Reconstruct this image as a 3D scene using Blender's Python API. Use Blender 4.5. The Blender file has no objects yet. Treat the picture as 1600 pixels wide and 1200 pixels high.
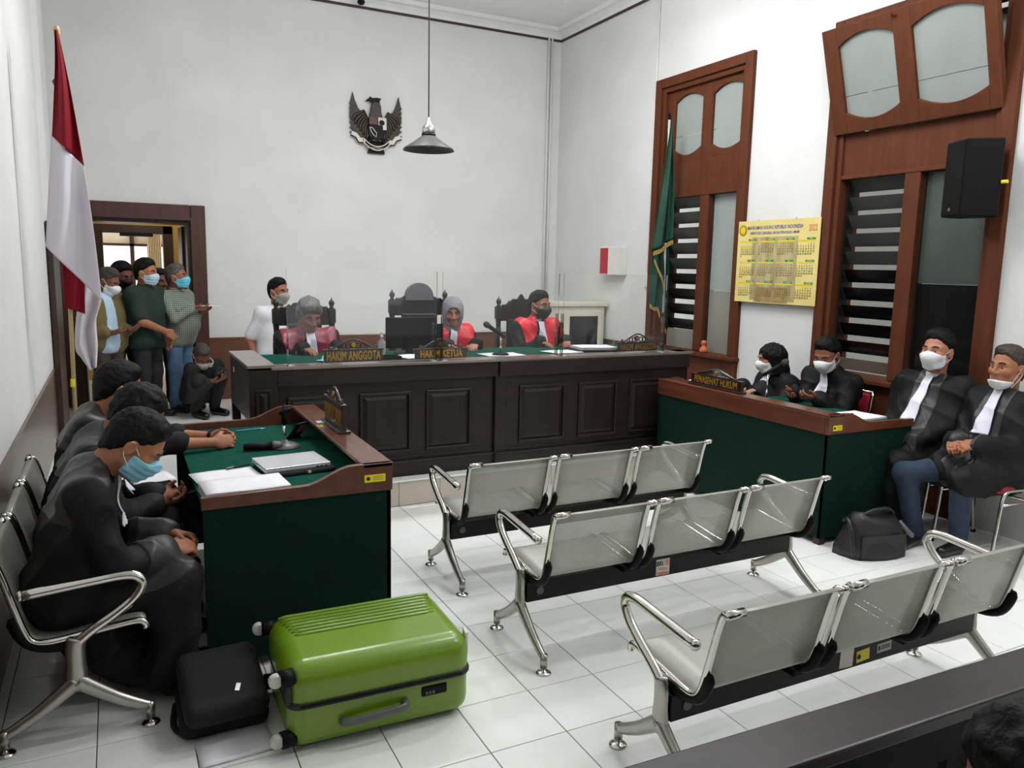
import bpy, bmesh, math, random
import numpy as np
from mathutils import Vector, Matrix

SC = bpy.context.scene
COL = SC.collection
random.seed(7)

# ------------------------------------------------------------------ camera
CAM_POS = Vector((-1.5052, -3.0855, 1.8078))
YAW, PITCH, ROLL, FPX = 0.4698, 0.1493, 0.0207, 1220.12
_cy, _sy, _cp, _sp = math.cos(YAW), math.sin(YAW), math.cos(PITCH), math.sin(PITCH)
_fw = Vector((_sy * _cp, _cy * _cp, -_sp))
_rt = Vector((_cy, -_sy, 0.0))
_up = _rt.cross(_fw)
_r2 = _rt * math.cos(ROLL) + _up * math.sin(ROLL)
_u2 = _up * math.cos(ROLL) - _rt * math.sin(ROLL)
cam_data = bpy.data.cameras.new('camera')
cam_data.sensor_width = 36.0
cam_data.lens = FPX / 1600 * 36.0
cam_data.clip_start = 0.05
cam = bpy.data.objects.new('camera', cam_data)
COL.objects.link(cam)
cam.matrix_world = Matrix(((_r2.x, _u2.x, -_fw.x, CAM_POS.x), (_r2.y, _u2.y, -_fw.y, CAM_POS.y),
                           (_r2.z, _u2.z, -_fw.z, CAM_POS.z), (0, 0, 0, 1)))
SC.camera = cam

# ------------------------------------------------------------------ world, lights, exposure
SC.view_settings.view_transform = 'Standard'
SC.view_settings.look = 'None'
SC.view_settings.exposure = 0.0
SC.view_settings.gamma = 1.0
SC.view_settings.use_curve_mapping = False
SC.cycles.use_denoising = True
SC.cycles.max_bounces = 8
SC.cycles.transparent_max_bounces = 24
SC.cycles.caustics_reflective = False
SC.cycles.caustics_refractive = False
world = bpy.data.worlds.new('daylight')
world.use_nodes = True
world.node_tree.nodes['Background'].inputs[0].default_value = (0.93, 0.97, 1.0, 1)
world.node_tree.nodes['Background'].inputs[1].default_value = 1.7
SC.world = world

def area_light(name, loc, size, power, rot=(0, 0, 0), col=(1, 1, 1)):
    d = bpy.data.lights.new(name, 'AREA')
    d.shape = 'RECTANGLE'
    d.size, d.size_y = size
    d.energy = power
    d.color = col
    o = bpy.data.objects.new(name, d)
    o.location = loc
    o.rotation_euler = rot
    COL.objects.link(o)
    return o

LAMPS = [((2.2, 3.1, 4.45), 29), ((0.1, 3.0, 4.45), 35), ((2.25, 0.9, 4.45), 23), ((1.7, -0.6, 4.45), 23), ((3.0, -2.2, 4.45), 26)]
for _l, _p in LAMPS:
    area_light('fluorescent_down_light', (_l[0], _l[1], _l[2] - 0.06), (1.2, 0.12), 1.15 * _p, col=(0.985, 0.99, 1.0))
    for _dx in (-0.35, 0.35):
        _d = bpy.data.lights.new('fluorescent_light', 'POINT')
        _d.energy = _p
        _d.shadow_soft_size = 0.16
        _d.color = (0.985, 0.99, 1.0)
        _o = bpy.data.objects.new('fluorescent_light', _d)
        _o.location = (_l[0] + _dx, _l[1], _l[2] - 0.2)
        COL.objects.link(_o)

# ------------------------------------------------------------------ materials
def lin(c):
    return tuple(((v / 255.0) / 12.92 if v / 255.0 <= 0.04045 else ((v / 255.0 + 0.055) / 1.055) ** 2.4) for v in c[:3])

def mat(name, rgb, rough=0.5, metal=0.0, var=0.08, vscale=6.0, bump=0.0, bscale=60.0, spec=0.5, stretch=None, rgb2=None,
        coat=0.0, sheen=0.0, trans=0.0, objvar=0.0, grain=False):
    """principled material whose base colour is modulated by procedural noise"""
    m = bpy.data.materials.new(name)
    m.use_nodes = True
    nt = m.node_tree
    b = nt.nodes['Principled BSDF']
    c = lin(rgb)
    tc = nt.nodes.new('ShaderNodeTexCoord')
    src = tc.outputs['Object']
    if stretch:
        mp = nt.nodes.new('ShaderNodeMapping')
        mp.inputs['Scale'].default_value = stretch
        nt.links.new(src, mp.inputs['Vector'])
        src = mp.outputs['Vector']
    nz = nt.nodes.new('ShaderNodeTexNoise')
    nz.inputs['Scale'].default_value = vscale
    nz.inputs['Detail'].default_value = 5.0
    nt.links.new(src, nz.inputs['Vector'])
    mx = nt.nodes.new('ShaderNodeMix')
    mx.data_type = 'RGBA'
    c2 = lin(rgb2) if rgb2 else tuple(max(0, v * (1 - 2.2 * var)) for v in c)
    c1 = c if rgb2 else tuple(min(1, v * (1 + var)) for v in c)
    mx.inputs[6].default_value = (*c1, 1)
    mx.inputs[7].default_value = (*c2, 1)
    rmp = nt.nodes.new('ShaderNodeMapRange')
    rmp.inputs[1].default_value = 0.3
    rmp.inputs[2].default_value = 0.75
    nt.links.new(nz.outputs['Fac'], rmp.inputs[0])
    nt.links.new(rmp.outputs[0], mx.inputs[0])
    out = mx.outputs[2]
    if objvar:
        oi = nt.nodes.new('ShaderNodeObjectInfo')
        hs = nt.nodes.new('ShaderNodeHueSaturation')
        mr = nt.nodes.new('ShaderNodeMapRange')
        mr.inputs[3].default_value = 1 - objvar
        mr.inputs[4].default_value = 1 + objvar
        nt.links.new(oi.outputs['Random'], mr.inputs[0])
        nt.links.new(mr.outputs[0], hs.inputs['Value'])
        nt.links.new(out, hs.inputs['Color'])
        out = hs.outputs['Color']
    nt.links.new(out, b.inputs['Base Color'])
    b.inputs['Roughness'].default_value = rough
    b.inputs['Metallic'].default_value = metal
    b.inputs['Specular IOR Level'].default_value = spec
    if coat:
        b.inputs['Coat Weight'].default_value = coat
        b.inputs['Coat Roughness'].default_value = 0.15
    if sheen:
        b.inputs['Sheen Weight'].default_value = sheen
        b.inputs['Sheen Roughness'].default_value = 0.5
    if bump:
        n2 = nt.nodes.new('ShaderNodeTexNoise')
        n2.inputs['Scale'].default_value = bscale
        n2.inputs['Detail'].default_value = 3.0
        nt.links.new(src, n2.inputs['Vector'])
        bp = nt.nodes.new('ShaderNodeBump')
        bp.inputs['Strength'].default_value = bump
        bp.inputs['Distance'].default_value = 0.01
        nt.links.new(n2.outputs['Fac'], bp.inputs['Height'])
        nt.links.new(bp.outputs['Normal'], b.inputs['Normal'])
    return m

def mat_wood(name, rgb, rgb2, rough=0.4, axis='z', coat=0.0, scale=3.0, spec=0.5):
    st = {'x': (0.12, 1, 1), 'y': (1, 0.12, 1), 'z': (1, 1, 0.12)}[axis]
    return mat(name, rgb, rough, var=0.1, vscale=scale * 6, rgb2=rgb2, stretch=st, bump=0.05, bscale=40, coat=coat, spec=spec)

def mat_mesh(name, rgb):
    """perforated steel: round holes laid out in surface metres"""
    m = bpy.data.materials.new(name)
    m.use_nodes = True
    nt = m.node_tree
    b = nt.nodes['Principled BSDF']
    nz = nt.nodes.new('ShaderNodeTexNoise')
    nz.inputs['Scale'].default_value = 5
    rp = nt.nodes.new('ShaderNodeValToRGB')
    c = lin(rgb)
    rp.color_ramp.elements[0].color = (*[v * 0.9 for v in c], 1)
    rp.color_ramp.elements[1].color = (*[min(1, v * 1.06) for v in c], 1)
    nt.links.new(nz.outputs['Fac'], rp.inputs[0])
    nt.links.new(rp.outputs[0], b.inputs['Base Color'])
    b.inputs['Metallic'].default_value = 0.35
    b.inputs['Roughness'].default_value = 0.38
    uv = nt.nodes.new('ShaderNodeUVMap')
    mp = nt.nodes.new('ShaderNodeMapping')
    mp.inputs['Scale'].default_value = (160, 160, 1)
    nt.links.new(uv.outputs[0], mp.inputs['Vector'])
    fr = nt.nodes.new('ShaderNodeVectorMath')
    fr.operation = 'FRACTION'
    nt.links.new(mp.outputs[0], fr.inputs[0])
    sb = nt.nodes.new('ShaderNodeVectorMath')
    sb.operation = 'DISTANCE'
    sb.inputs[1].default_value = (0.5, 0.5, 0)
    nt.links.new(fr.outputs[0], sb.inputs[0])
    lt = nt.nodes.new('ShaderNodeMath')
    lt.operation = 'LESS_THAN'
    lt.inputs[1].default_value = 0.35
    nt.links.new(sb.outputs['Value'], lt.inputs[0])
    tr = nt.nodes.new('ShaderNodeBsdfTransparent')
    ms = nt.nodes.new('ShaderNodeMixShader')
    nt.links.new(lt.outputs[0], ms.inputs[0])
    nt.links.new(b.outputs[0], ms.inputs[1])
    nt.links.new(tr.outputs[0], ms.inputs[2])
    nt.links.new(ms.outputs[0], nt.nodes['Material Output'].inputs[0])
    return m

def mat_glass(name, tint=(1, 1, 1), amount=0.9, rough=0.02, body=(0.8, 0.85, 0.85), bodymix=0.0):
    """thin clear sheet: transparent with a fresnel gloss and an optional milky body"""
    m = bpy.data.materials.new(name)
    m.use_nodes = True
    nt = m.node_tree
    nt.nodes.remove(nt.nodes['Principled BSDF'])
    tr = nt.nodes.new('ShaderNodeBsdfTransparent')
    tr.inputs[0].default_value = (*tint, 1)
    gl = nt.nodes.new('ShaderNodeBsdfGlossy')
    gl.inputs['Roughness'].default_value = rough
    nz = nt.nodes.new('ShaderNodeTexNoise')
    nz.inputs['Scale'].default_value = 3
    df = nt.nodes.new('ShaderNodeBsdfDiffuse')
    df.inputs[0].default_value = (*body, 1)
    m1 = nt.nodes.new('ShaderNodeMixShader')
    mr = nt.nodes.new('ShaderNodeMapRange')
    mr.inputs[3].default_value = bodymix * 0.7
    mr.inputs[4].default_value = min(1.0, bodymix * 1.3)
    nt.links.new(nz.outputs['Fac'], mr.inputs[0])
    nt.links.new(mr.outputs[0], m1.inputs[0])
    nt.links.new(tr.outputs[0], m1.inputs[1])
    nt.links.new(df.outputs[0], m1.inputs[2])
    fr = nt.nodes.new('ShaderNodeFresnel')
    fr.inputs[0].default_value = 1.3
    m2 = nt.nodes.new('ShaderNodeMixShader')
    nt.links.new(fr.outputs[0], m2.inputs[0])
    nt.links.new(m1.outputs[0], m2.inputs[1])
    nt.links.new(gl.outputs[0], m2.inputs[2])
    nt.links.new(m2.outputs[0], nt.nodes['Material Output'].inputs[0])
    return m

M = {}
M['wall'] = mat('white_plaster', (214, 214, 212), 0.85, var=0.035, vscale=1.6, bump=0.06, bscale=14, spec=0.2)
M['ceiling'] = mat('ceiling_paint', (234, 234, 234), 0.9, var=0.02, spec=0.1)
M['cornice'] = mat('cornice_paint', (222, 222, 222), 0.8, var=0.02, spec=0.2)
M['trimline'] = mat('dark_trim_paint', (48, 36, 34), 0.5)
M['yellow_wall'] = mat('ochre_wall_paint', (176, 150, 82), 0.8, var=0.05)
M['tile'] = mat('floor_tile_glaze', (232, 234, 230), 0.16, var=0.03, vscale=3, objvar=0.025, spec=0.5)
M['grout'] = mat('grout', (70, 68, 62), 0.9)
M['riser'] = mat('riser_tile_glaze', (196, 188, 174), 0.3, var=0.04, vscale=4, objvar=0.02)
M['dado'] = mat_wood('dado_brown', (80, 54, 41), (62, 40, 30), 0.36, 'y', coat=0.3)
M['dado_x'] = mat_wood('dado_brown_back', (104, 66, 46), (84, 52, 36), 0.4, 'x')
M['door_wood'] = mat_wood('door_frame_wood', (80, 50, 39), (62, 38, 29), 0.45, 'z', coat=0.05, spec=0.35)
M['dark_door'] = mat_wood('dark_door_wood', (58, 36, 28), (40, 24, 18), 0.45)
M['window_wood'] = mat_wood('window_red_brown_wood', (92, 52, 32), (80, 43, 26), 0.6, 'z', coat=0.0, spec=0.12)
M['bench_wood'] = mat_wood('dark_bench_wood', (40, 31, 29), (26, 21, 19), 0.42, 'x', coat=0.05, spec=0.3)
M['bench_panel'] = mat_wood('dark_panel_wood', (36, 28, 26), (24, 19, 17), 0.42, 'z', coat=0.04, spec=0.3)
M['bench_top'] = mat_wood('bench_edge_wood', (126, 116, 108), (98, 88, 82), 0.3, 'x', coat=0.3)
M['table_wood'] = mat_wood('table_red_wood', (102, 56, 36), (76, 38, 24), 0.3, 'y', coat=0.3)
M['felt'] = mat('green_felt', (20, 72, 58), 0.95, var=0.1, vscale=30, spec=0.05)
M['cover'] = mat('green_table_board', (4, 36, 28), 0.8, var=0.1, vscale=8, spec=0.15, bump=0.04, bscale=120)
M['steel'] = mat_mesh('perforated_steel', (178, 178, 168))
M['chrome'] = mat('chrome', (214, 212, 206), 0.13, 1.0, var=0.03)
M['alu'] = mat('cast_aluminium', (176, 174, 168), 0.28, 0.9, var=0.05)
M['black_metal'] = mat('black_metal', (12, 12, 11), 0.45, 0.0, var=0.1, spec=0.25)
M['black_plastic'] = mat('black_plastic', (12, 12, 12), 0.5, var=0.1, spec=0.15)
M['black_cloth'] = mat('black_bag_cloth', (15, 15, 16), 0.85, var=0.2, vscale=40, bump=0.2, bscale=200)
M['black_leather'] = mat('black_leather', (18, 17, 17), 0.45, var=0.2, bump=0.25, bscale=60)
M['red_paint'] = mat('red_label', (176, 44, 54), 0.5, var=0.08, vscale=30)
M['white_paint'] = mat('white_enamel', (214, 214, 208), 0.4, var=0.03)
M['cream'] = mat('cream_enamel', (206, 200, 184), 0.45, var=0.04)
M['paper'] = mat('white_paper', (228, 228, 232), 0.8, var=0.02, vscale=20, spec=0.2)
M['paper_side'] = mat('paper_stack_edge', (206, 206, 210), 0.9, var=0.12, vscale=30, stretch=(0.2, 0.2, 60))
M['yellow'] = mat('yellow_sticker', (228, 214, 24), 0.5, var=0.04)
M['ink'] = mat('dark_ink', (30, 28, 26), 0.6)
M['gold'] = mat('gold_lettering', (224, 168, 38), 0.4, 0.1, var=0.12, vscale=40)
M['gold_dull'] = mat('dull_gold_lettering', (150, 112, 40), 0.45, 0.1, var=0.15, vscale=40)
M['plate'] = mat_wood('nameplate_wood', (72, 52, 46), (50, 36, 32), 0.3, 'x', coat=0.3)
M['plate_dark'] = mat_wood('nameplate_dark_wood', (44, 26, 24), (30, 18, 16), 0.3, 'y', coat=0.3)
M['carved'] = mat('carved_black_wood', (26, 23, 23), 0.45, var=0.2, vscale=20)
M['crest_grey'] = mat('padded_crest', (92, 92, 96), 0.5, var=0.08)
M['plexi'] = mat_glass('acrylic_sheet', (0.99, 0.995, 0.99), bodymix=0.015)
M['plexi_edge'] = mat('acrylic_edge', (206, 206, 206), 0.3, var=0.05)
M['pane'] = mat('frosted_pane', (146, 152, 148), 0.25, var=0.05, vscale=2)
M['pane2'] = mat('frosted_pane_lower', (134, 134, 122), 0.25, var=0.04, vscale=2)
M['pane_green'] = mat('green_film_pane', (68, 78, 70), 0.14, var=0.12, vscale=1.5)
M['pane_dark'] = mat('dark_film_pane', (20, 21, 20), 0.1, var=0.2, vscale=2)
M['clear'] = mat_glass('window_glass', (0.9, 0.93, 0.92), bodymix=0.12)
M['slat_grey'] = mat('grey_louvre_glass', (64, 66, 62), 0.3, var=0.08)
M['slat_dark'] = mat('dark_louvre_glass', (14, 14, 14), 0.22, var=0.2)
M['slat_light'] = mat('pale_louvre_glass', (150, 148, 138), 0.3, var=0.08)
M['outside'] = mat('outside_wall_paint', (228, 228, 222), 0.9, var=0.04)
M['lime'] = mat('lime_green_shell', (104, 138, 6), 0.36, var=0.03, vscale=3, coat=0.4)
M['zip'] = mat('zip_band', (30, 31, 28), 0.6, var=0.1)
M['grey_plastic'] = mat('grey_plastic', (92, 92, 90), 0.4)
M['wheel'] = mat('wheel_grey', (196, 196, 190), 0.35)
M['laptop'] = mat('silver_laptop', (206, 207, 210), 0.32, 0.4, var=0.02)
M['flag_red'] = mat('flag_red_cloth', (124, 10, 26), 0.7, var=0.08, vscale=3, spec=0.2)
M['flag_white'] = mat('flag_white_cloth', (206, 200, 208), 0.65, var=0.03, vscale=3, sheen=0.2)
M['flag_green'] = mat('flag_green_satin', (10, 58, 42), 0.45, var=0.12, vscale=4, spec=0.3)
M['fringe'] = mat('gold_fringe', (178, 146, 74), 0.6, var=0.2, vscale=60, bump=0.5, bscale=200)
M['pole_wood'] = mat_wood('pole_bamboo', (196, 176, 132), (168, 146, 100), 0.4)
M['pole_white'] = mat('pole_white_metal', (224, 224, 220), 0.25, 0.4)
M['lamp_grey'] = mat('lamp_grey_enamel', (62, 61, 57), 0.5, 0.1, var=0.08)
M['brass_dark'] = mat('emblem_dark_bronze', (46, 36, 26), 0.5, 0.2, var=0.2, vscale=20)
M['emblem_black'] = mat('emblem_black', (18, 15, 13), 0.55, var=0.1, spec=0.2)
M['emblem_red'] = mat('emblem_red', (78, 28, 32), 0.5)
M['emblem_white'] = mat('emblem_white', (210, 204, 194), 0.6)
M['cal_yellow'] = mat('calendar_yellow', (222, 206, 136), 0.5, var=0.05, vscale=5, rgb2=(212, 192, 108))
M['cal_photo'] = mat('calendar_photo_tint', (190, 176, 128), 0.45, vscale=9, rgb2=(140, 128, 84), stretch=(1, 1.6, 0.5))
M['cal_brown'] = mat('calendar_photo_brown', (168, 140, 90), 0.5, vscale=14, rgb2=(120, 98, 58))
M['cal_green'] = mat('calendar_green', (62, 140, 62), 0.5)
M['cal_gold'] = mat('calendar_gold', (222, 196, 20), 0.5)
M['cal_blue'] = mat('calendar_blue_print', (92, 86, 150), 0.5)
M['cal_red'] = mat('calendar_red_print', (206, 110, 84), 0.5)
M['cal_ink'] = mat('calendar_ink', (112, 100, 52), 0.5)
M['orange_clay'] = mat('orange_clay', (196, 96, 62), 0.6, var=0.1)
M['red_seat'] = mat('red_vinyl', (140, 14, 40), 0.5, var=0.12, vscale=8, bump=0.1, bscale=80)
M['rail'] = mat_wood('rail_dark_wood', (40, 34, 32), (28, 24, 22), 0.38, 'x', coat=0.06, spec=0.3)
M['rail_dark'] = mat('rail_black_wood', (11, 10, 10), 0.6, var=0.1, spec=0.12)
M['foam'] = mat('mic_foam', (58, 60, 58), 0.9, bump=0.4, bscale=300)
M['orange_print'] = mat('orange_print', (226, 118, 82), 0.5)
M['sticker_white'] = mat('white_sticker', (216, 212, 200), 0.5)
M['sticker_grey'] = mat('grey_sticker', (176, 174, 170), 0.4)
M['light_tube'] = mat('tube_white', (240, 240, 240), 0.4)
M['screen'] = mat('screen_black', (16, 18, 20), 0.18, var=0.1)
M['blue_pen'] = mat('teal_pen', (40, 120, 150), 0.4)
M['pink'] = mat('pink_note', (206, 120, 136), 0.6)
M['bottle'] = mat_glass('clear_bottle', (0.92, 0.94, 0.94), bodymix=0.25)
M['beige_bag'] = mat('beige_cloth', (196, 170, 142), 0.8, var=0.1)
M['sky_blue'] = mat('light_blue_tissue', (140, 196, 214), 0.8)

# ------------------------------------------------------------------ mesh helpers
class MB:
    def __init__(s):
        s.v, s.f, s.uv = [], [], {}
    def add(s, vs, fs):
        o = len(s.v)
        s.v += [tuple(v) for v in vs]
        s.f += [tuple(i + o for i in f) for f in fs]
        return s
    def box(s, a, b, rot=None, piv=None):
        x0, y0, z0 = (min(a[i], b[i]) for i in range(3))
        x1, y1, z1 = (max(a[i], b[i]) for i in range(3))
        vs = [Vector(p) for p in ((x0, y0, z0), (x1, y0, z0), (x1, y1, z0), (x0, y1, z0), (x0, y0, z1), (x1, y0, z1), (x1, y1, z1), (x0, y1, z1))]
        if rot is not None:
            pv = Vector(piv) if piv is not None else sum(vs, Vector()) / 8
            vs = [rot @ (v - pv) + pv for v in vs]
        return s.add(vs, [(0, 3, 2, 1), (4, 5, 6, 7), (0, 1, 5, 4), (1, 2, 6, 5), (2, 3, 7, 6), (3, 0, 4, 7)])
    def tube(s, pts, r, n=8, caps=True, flat=None):
        """swept tube; r number or list; flat=(vector,factor) squashes the section along vector"""
        pts = [Vector(p) for p in pts]
        k = len(pts)
        rs = r if isinstance(r, (list, tuple)) else [r] * k
        vs, fs = [], []
        prev = None
        for i in range(k):
            t = (pts[min(i + 1, k - 1)] - pts[max(i - 1, 0)])
            t = t.normalized() if t.length > 1e-9 else Vector((0, 0, 1))
            if prev is None:
                a = Vector((1, 0, 0)) if abs(t.x) < 0.8 else Vector((0, 1, 0))
                nx = t.cross(a).normalized()
            else:
                nx = (prev - t * prev.dot(t))
                nx = nx.normalized() if nx.length > 1e-6 else t.orthogonal().normalized()
            prev = nx
            ny = t.cross(nx)
            for j in range(n):
                an = 2 * math.pi * j / n
                d = (nx * math.cos(an) + ny * math.sin(an)) * rs[i]
                if flat:
                    fv = flat[0]
                    d = d - fv * d.dot(fv) * (1 - flat[1])
                vs.append(pts[i] + d)
        for i in range(k - 1):
            for j in range(n):
                j2 = (j + 1) % n
                fs.append((i * n + j, i * n + j2, (i + 1) * n + j2, (i + 1) * n + j))
        if caps:
            fs.append(tuple(reversed(range(n))))
            fs.append(tuple((k - 1) * n + j for j in range(n)))
        return s.add(vs, fs)
    def lathe(s, prof, c=(0, 0, 0), n=20, axis='z', caps=True):
        vs, fs = [], []
        for (r, h) in prof:
            for j in range(n):
                a = 2 * math.pi * j / n
                x, y = r * math.cos(a), r * math.sin(a)
                p = {'z': (x, y, h), 'x': (h, x, y), 'y': (y, h, x)}[axis]
                vs.append((p[0] + c[0], p[1] + c[1], p[2] + c[2]))
        k = len(prof)
        for i in range(k - 1):
            for j in range(n):
                j2 = (j + 1) % n
                fs.append((i * n + j, i * n + j2, (i + 1) * n + j2, (i + 1) * n + j))
        if caps:
            fs.append(tuple(reversed(range(n))))
            fs.append(tuple((k - 1) * n + j for j in range(n)))
        return s.add(vs, fs)
    def prism(s, poly, fn, d0, d1):
        """extrude 2D polygon: fn(u,v,d)->xyz"""
        n = len(poly)
        vs = [fn(u, v, d0) for u, v in poly] + [fn(u, v, d1) for u, v in poly]
        fs = [tuple(range(n)), tuple(reversed(range(n, 2 * n)))]
        fs += [(i, i + n, (i + 1) % n + n, (i + 1) % n) for i in range(n)]
        return s.add(vs, fs)
    def strip(s, lo, hi, fn, d0, d1):
        """thick band between two polylines lo[i], hi[i] in 2D; fn(u,v,d)->xyz"""
        n = len(lo)
        vs = []
        for d in (d0, d1):
            for i in range(n):
                vs.append(fn(*lo[i], d))
                vs.append(fn(*hi[i], d))
        fs = []
        o = 2 * n
        for i in range(n - 1):
            a, b, c, e = 2 * i, 2 * i + 1, 2 * i + 3, 2 * i + 2
            fs += [(a, e, c, b), (a + o, b + o, c + o, e + o), (a, a + o, e + o, e), (b, c, c + o, b + o)]
        fs += [(0, 1, 1 + o, o), (2 * n - 2, 2 * n - 2 + o, 2 * n - 1 + o, 2 * n - 1)]
        return s.add(vs, fs)
    def sheet(s, P, thick=0.0, uv=None):
        """grid of points P[i][j]; optional thickness along -normal estimate"""
        a, b = len(P), len(P[0])
        o = len(s.v)
        vs = [tuple(P[i][j]) for i in range(a) for j in range(b)]
        fs = [(i * b + j, i * b + j + 1, (i + 1) * b + j + 1, (i + 1) * b + j) for i in range(a - 1) for j in range(b - 1)]
        s.add(vs, fs)
        if uv:
            for i in range(a):
                for j in range(b):
                    s.uv[o + i * b + j] = uv[i][j]
        return s
    def build(s, name, m, parent=None, smooth=False, bevel=0.0, solid=0.0, seg=2):
        me = bpy.data.meshes.new(name)
        me.from_pydata(s.v, [], s.f)
        if s.uv:
            l = me.uv_layers.new(name='UVMap')
            for lp in me.loops:
                l.data[lp.index].uv = s.uv.get(lp.vertex_index, (0, 0))
        if not s.uv:
            bm = bmesh.new(); bm.from_mesh(me)
            bmesh.ops.recalc_face_normals(bm, faces=bm.faces)
            bm.to_mesh(me); bm.free()
        return link_mesh(name, me, m, parent, smooth, bevel, solid, seg)

def link_mesh(name, me, m, parent=None, smooth=False, bevel=0.0, solid=0.0, seg=2):
    if smooth:
        me.polygons.foreach_set('use_smooth', [True] * len(me.polygons))
    o = bpy.data.objects.new(name, me)
    COL.objects.link(o)
    ms = m if isinstance(m, (list, tuple)) else [m]
    for x in ms:
        me.materials.append(M[x] if isinstance(x, str) else x)
    if parent is not None:
        o.parent = parent
    if solid:
        md = o.modifiers.new('solid', 'SOLIDIFY'); md.thickness = solid; md.offset = 0
    if bevel:
        md = o.modifiers.new('bevel', 'BEVEL'); md.width = bevel; md.segments = seg
        md.limit_method = 'ANGLE'; md.angle_limit = math.radians(40)
        if smooth is False:
            pass
    return o

def thing(name, label, cat, loc=(0, 0, 0), rz=0.0, group=None):
    o = bpy.data.objects.new(name, None)
    o.empty_display_size = 0.1
    COL.objects.link(o)
    o.location = loc
    o.rotation_euler = (0, 0, rz)
    o['label'] = label
    o['category'] = cat
    if group:
        o['group'] = group
    return o

def tag(o, label, cat, group=None):
    o['label'] = label
    o['category'] = cat
    if group:
        o['group'] = group
    return o

def struct(o):
    o['kind'] = 'structure'
    return o

def copy_tree(o, parent=None):
    c = o.copy()
    COL.objects.link(c)
    c.parent = parent
    for ch in list(o.children):
        copy_tree(ch, c)
    return c

def text_mesh(body, size, mname, parent=None, loc=(0, 0, 0), basis=None, name='lettering', extrude=0.002, xs=1.0, align='CENTER', space=1.0, lsp=1.0, bold=0.0):
    """text as mesh; basis=(right, up) vectors"""
    cu = bpy.data.curves.new(name, 'FONT')
    cu.body = body
    cu.size = size
    cu.align_x = align
    cu.align_y = 'CENTER'
    cu.extrude = extrude
    cu.space_character = space
    cu.space_line = lsp
    cu.offset = bold
    cu.resolution_u = 2
    t = bpy.data.objects.new(name, cu)
    COL.objects.link(t)
    dg = bpy.context.evaluated_depsgraph_get()
    me = bpy.data.meshes.new_from_object(t.evaluated_get(dg))
    bpy.data.objects.remove(t)
    bpy.data.curves.remove(cu)
    r, u = (Vector(basis[0]), Vector(basis[1])) if basis else (Vector((1, 0, 0)), Vector((0, 0, 1)))
    n = r.cross(u)
    l = Vector(loc)
    for v in me.vertices:
        c = v.co
        v.co = l + r * (c.x * xs) + u * c.y + n * c.z
    me.materials.clear()
    return link_mesh(name, me, mname, parent)

def rotz(a):
    return Matrix.Rotation(a, 3, 'Z')

XL, XR, YB, ZT = -2.03, 4.0, 6.5, 4.8
DZ = 0.2          # dais height

# ================================================================== THE SETTING
T = 0.33
def px(p):
    d = Vector(p) - CAM_POS
    z = d.dot(_fw)
    return (800 + FPX * d.dot(_r2) / z, 600 - FPX * d.dot(_u2) / z) if z > 0.05 else (9e9, 9e9)

floor = MB().box((XL - 0.3, -7.0, -0.2), (XR + 0.4, 2.4, -0.004)).build('floor', 'grout')
struct(floor)
_tm = {}
def tile_mesh(w, d):
    k = (round(w, 4), round(d, 4))
    if k not in _tm:
        g, b, h = 0.0018, 0.0015, 0.010
        x0, y0, x1, y1 = g, g, w - g, d - g
        vs = [(x0, y0, -h), (x1, y0, -h), (x1, y1, -h), (x0, y1, -h), (x0, y0, -b), (x1, y0, -b), (x1, y1, -b), (x0, y1, -b),
              (x0 + b, y0 + b, 0), (x1 - b, y0 + b, 0), (x1 - b, y1 - b, 0), (x0 + b, y1 - b, 0)]
        fs = []
        for o in (0, 4):
            fs += [(o + i, o + (i + 1) % 4, o + 4 + (i + 1) % 4, o + 4 + i) for i in range(4)]
        fs.append((8, 9, 10, 11))
        me = bpy.data.meshes.new('tile')
        me.from_pydata(vs, [], fs)
        me.materials.append(M['tile'])
        _tm[k] = me
    return _tm[k]
ntile = 0
rest = MB()
for i in range(-7, 13):
    for j in range(-20, 8):
        x0, x1 = max(XL, i * T), min(XR, (i + 1) * T)
        y0, y1 = j * T, min(2.37, (j + 1) * T)
        if x1 - x0 < 0.03 or y1 - y0 < 0.03:
            continue
        qs = [px((x, y, 0)) for x in (x0, x1) for y in (y0, y1)]
        vis = any(-15 < q[0] < 1615 and -20 < q[1] < 1215 for q in qs)
        if vis and ntile < 300:
            o = bpy.data.objects.new('tile', tile_mesh(x1 - x0, y1 - y0))
            COL.objects.link(o)
            o.parent = floor
            o.location = (x0, y0, 0)
            ntile += 1
        else:
            g = 0.0018
            rest.add([(x0 + g, y0 + g, 0), (x1 - g, y0 + g, 0), (x1 - g, y1 - g, 0), (x0 + g, y1 - g, 0)], [(0, 1, 2, 3)])
o = rest.build('tile_field', 'tile', floor)
o['kind'] = 'stuff'

# dais with tiled riser
dais = struct(MB().box((XL, 2.386, -0.1), (XR, YB + 0.36, DZ - 0.012)).build('floor_dais', 'grout'))
MB().box((XL, 2.36, DZ - 0.014), (XR, YB + 0.36, DZ)).build('dais_top', 'tile', dais, bevel=0.003)
for i in range(-6, 12):
    x0, x1 = max(XL, i * T - 0.0), min(XR, (i + 1) * T)
    MB().box((x0 + 0.0015, 2.372, 0.002), (x1 - 0.0015, 2.388, DZ - 0.016)).build('tile', 'riser', dais)

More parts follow.
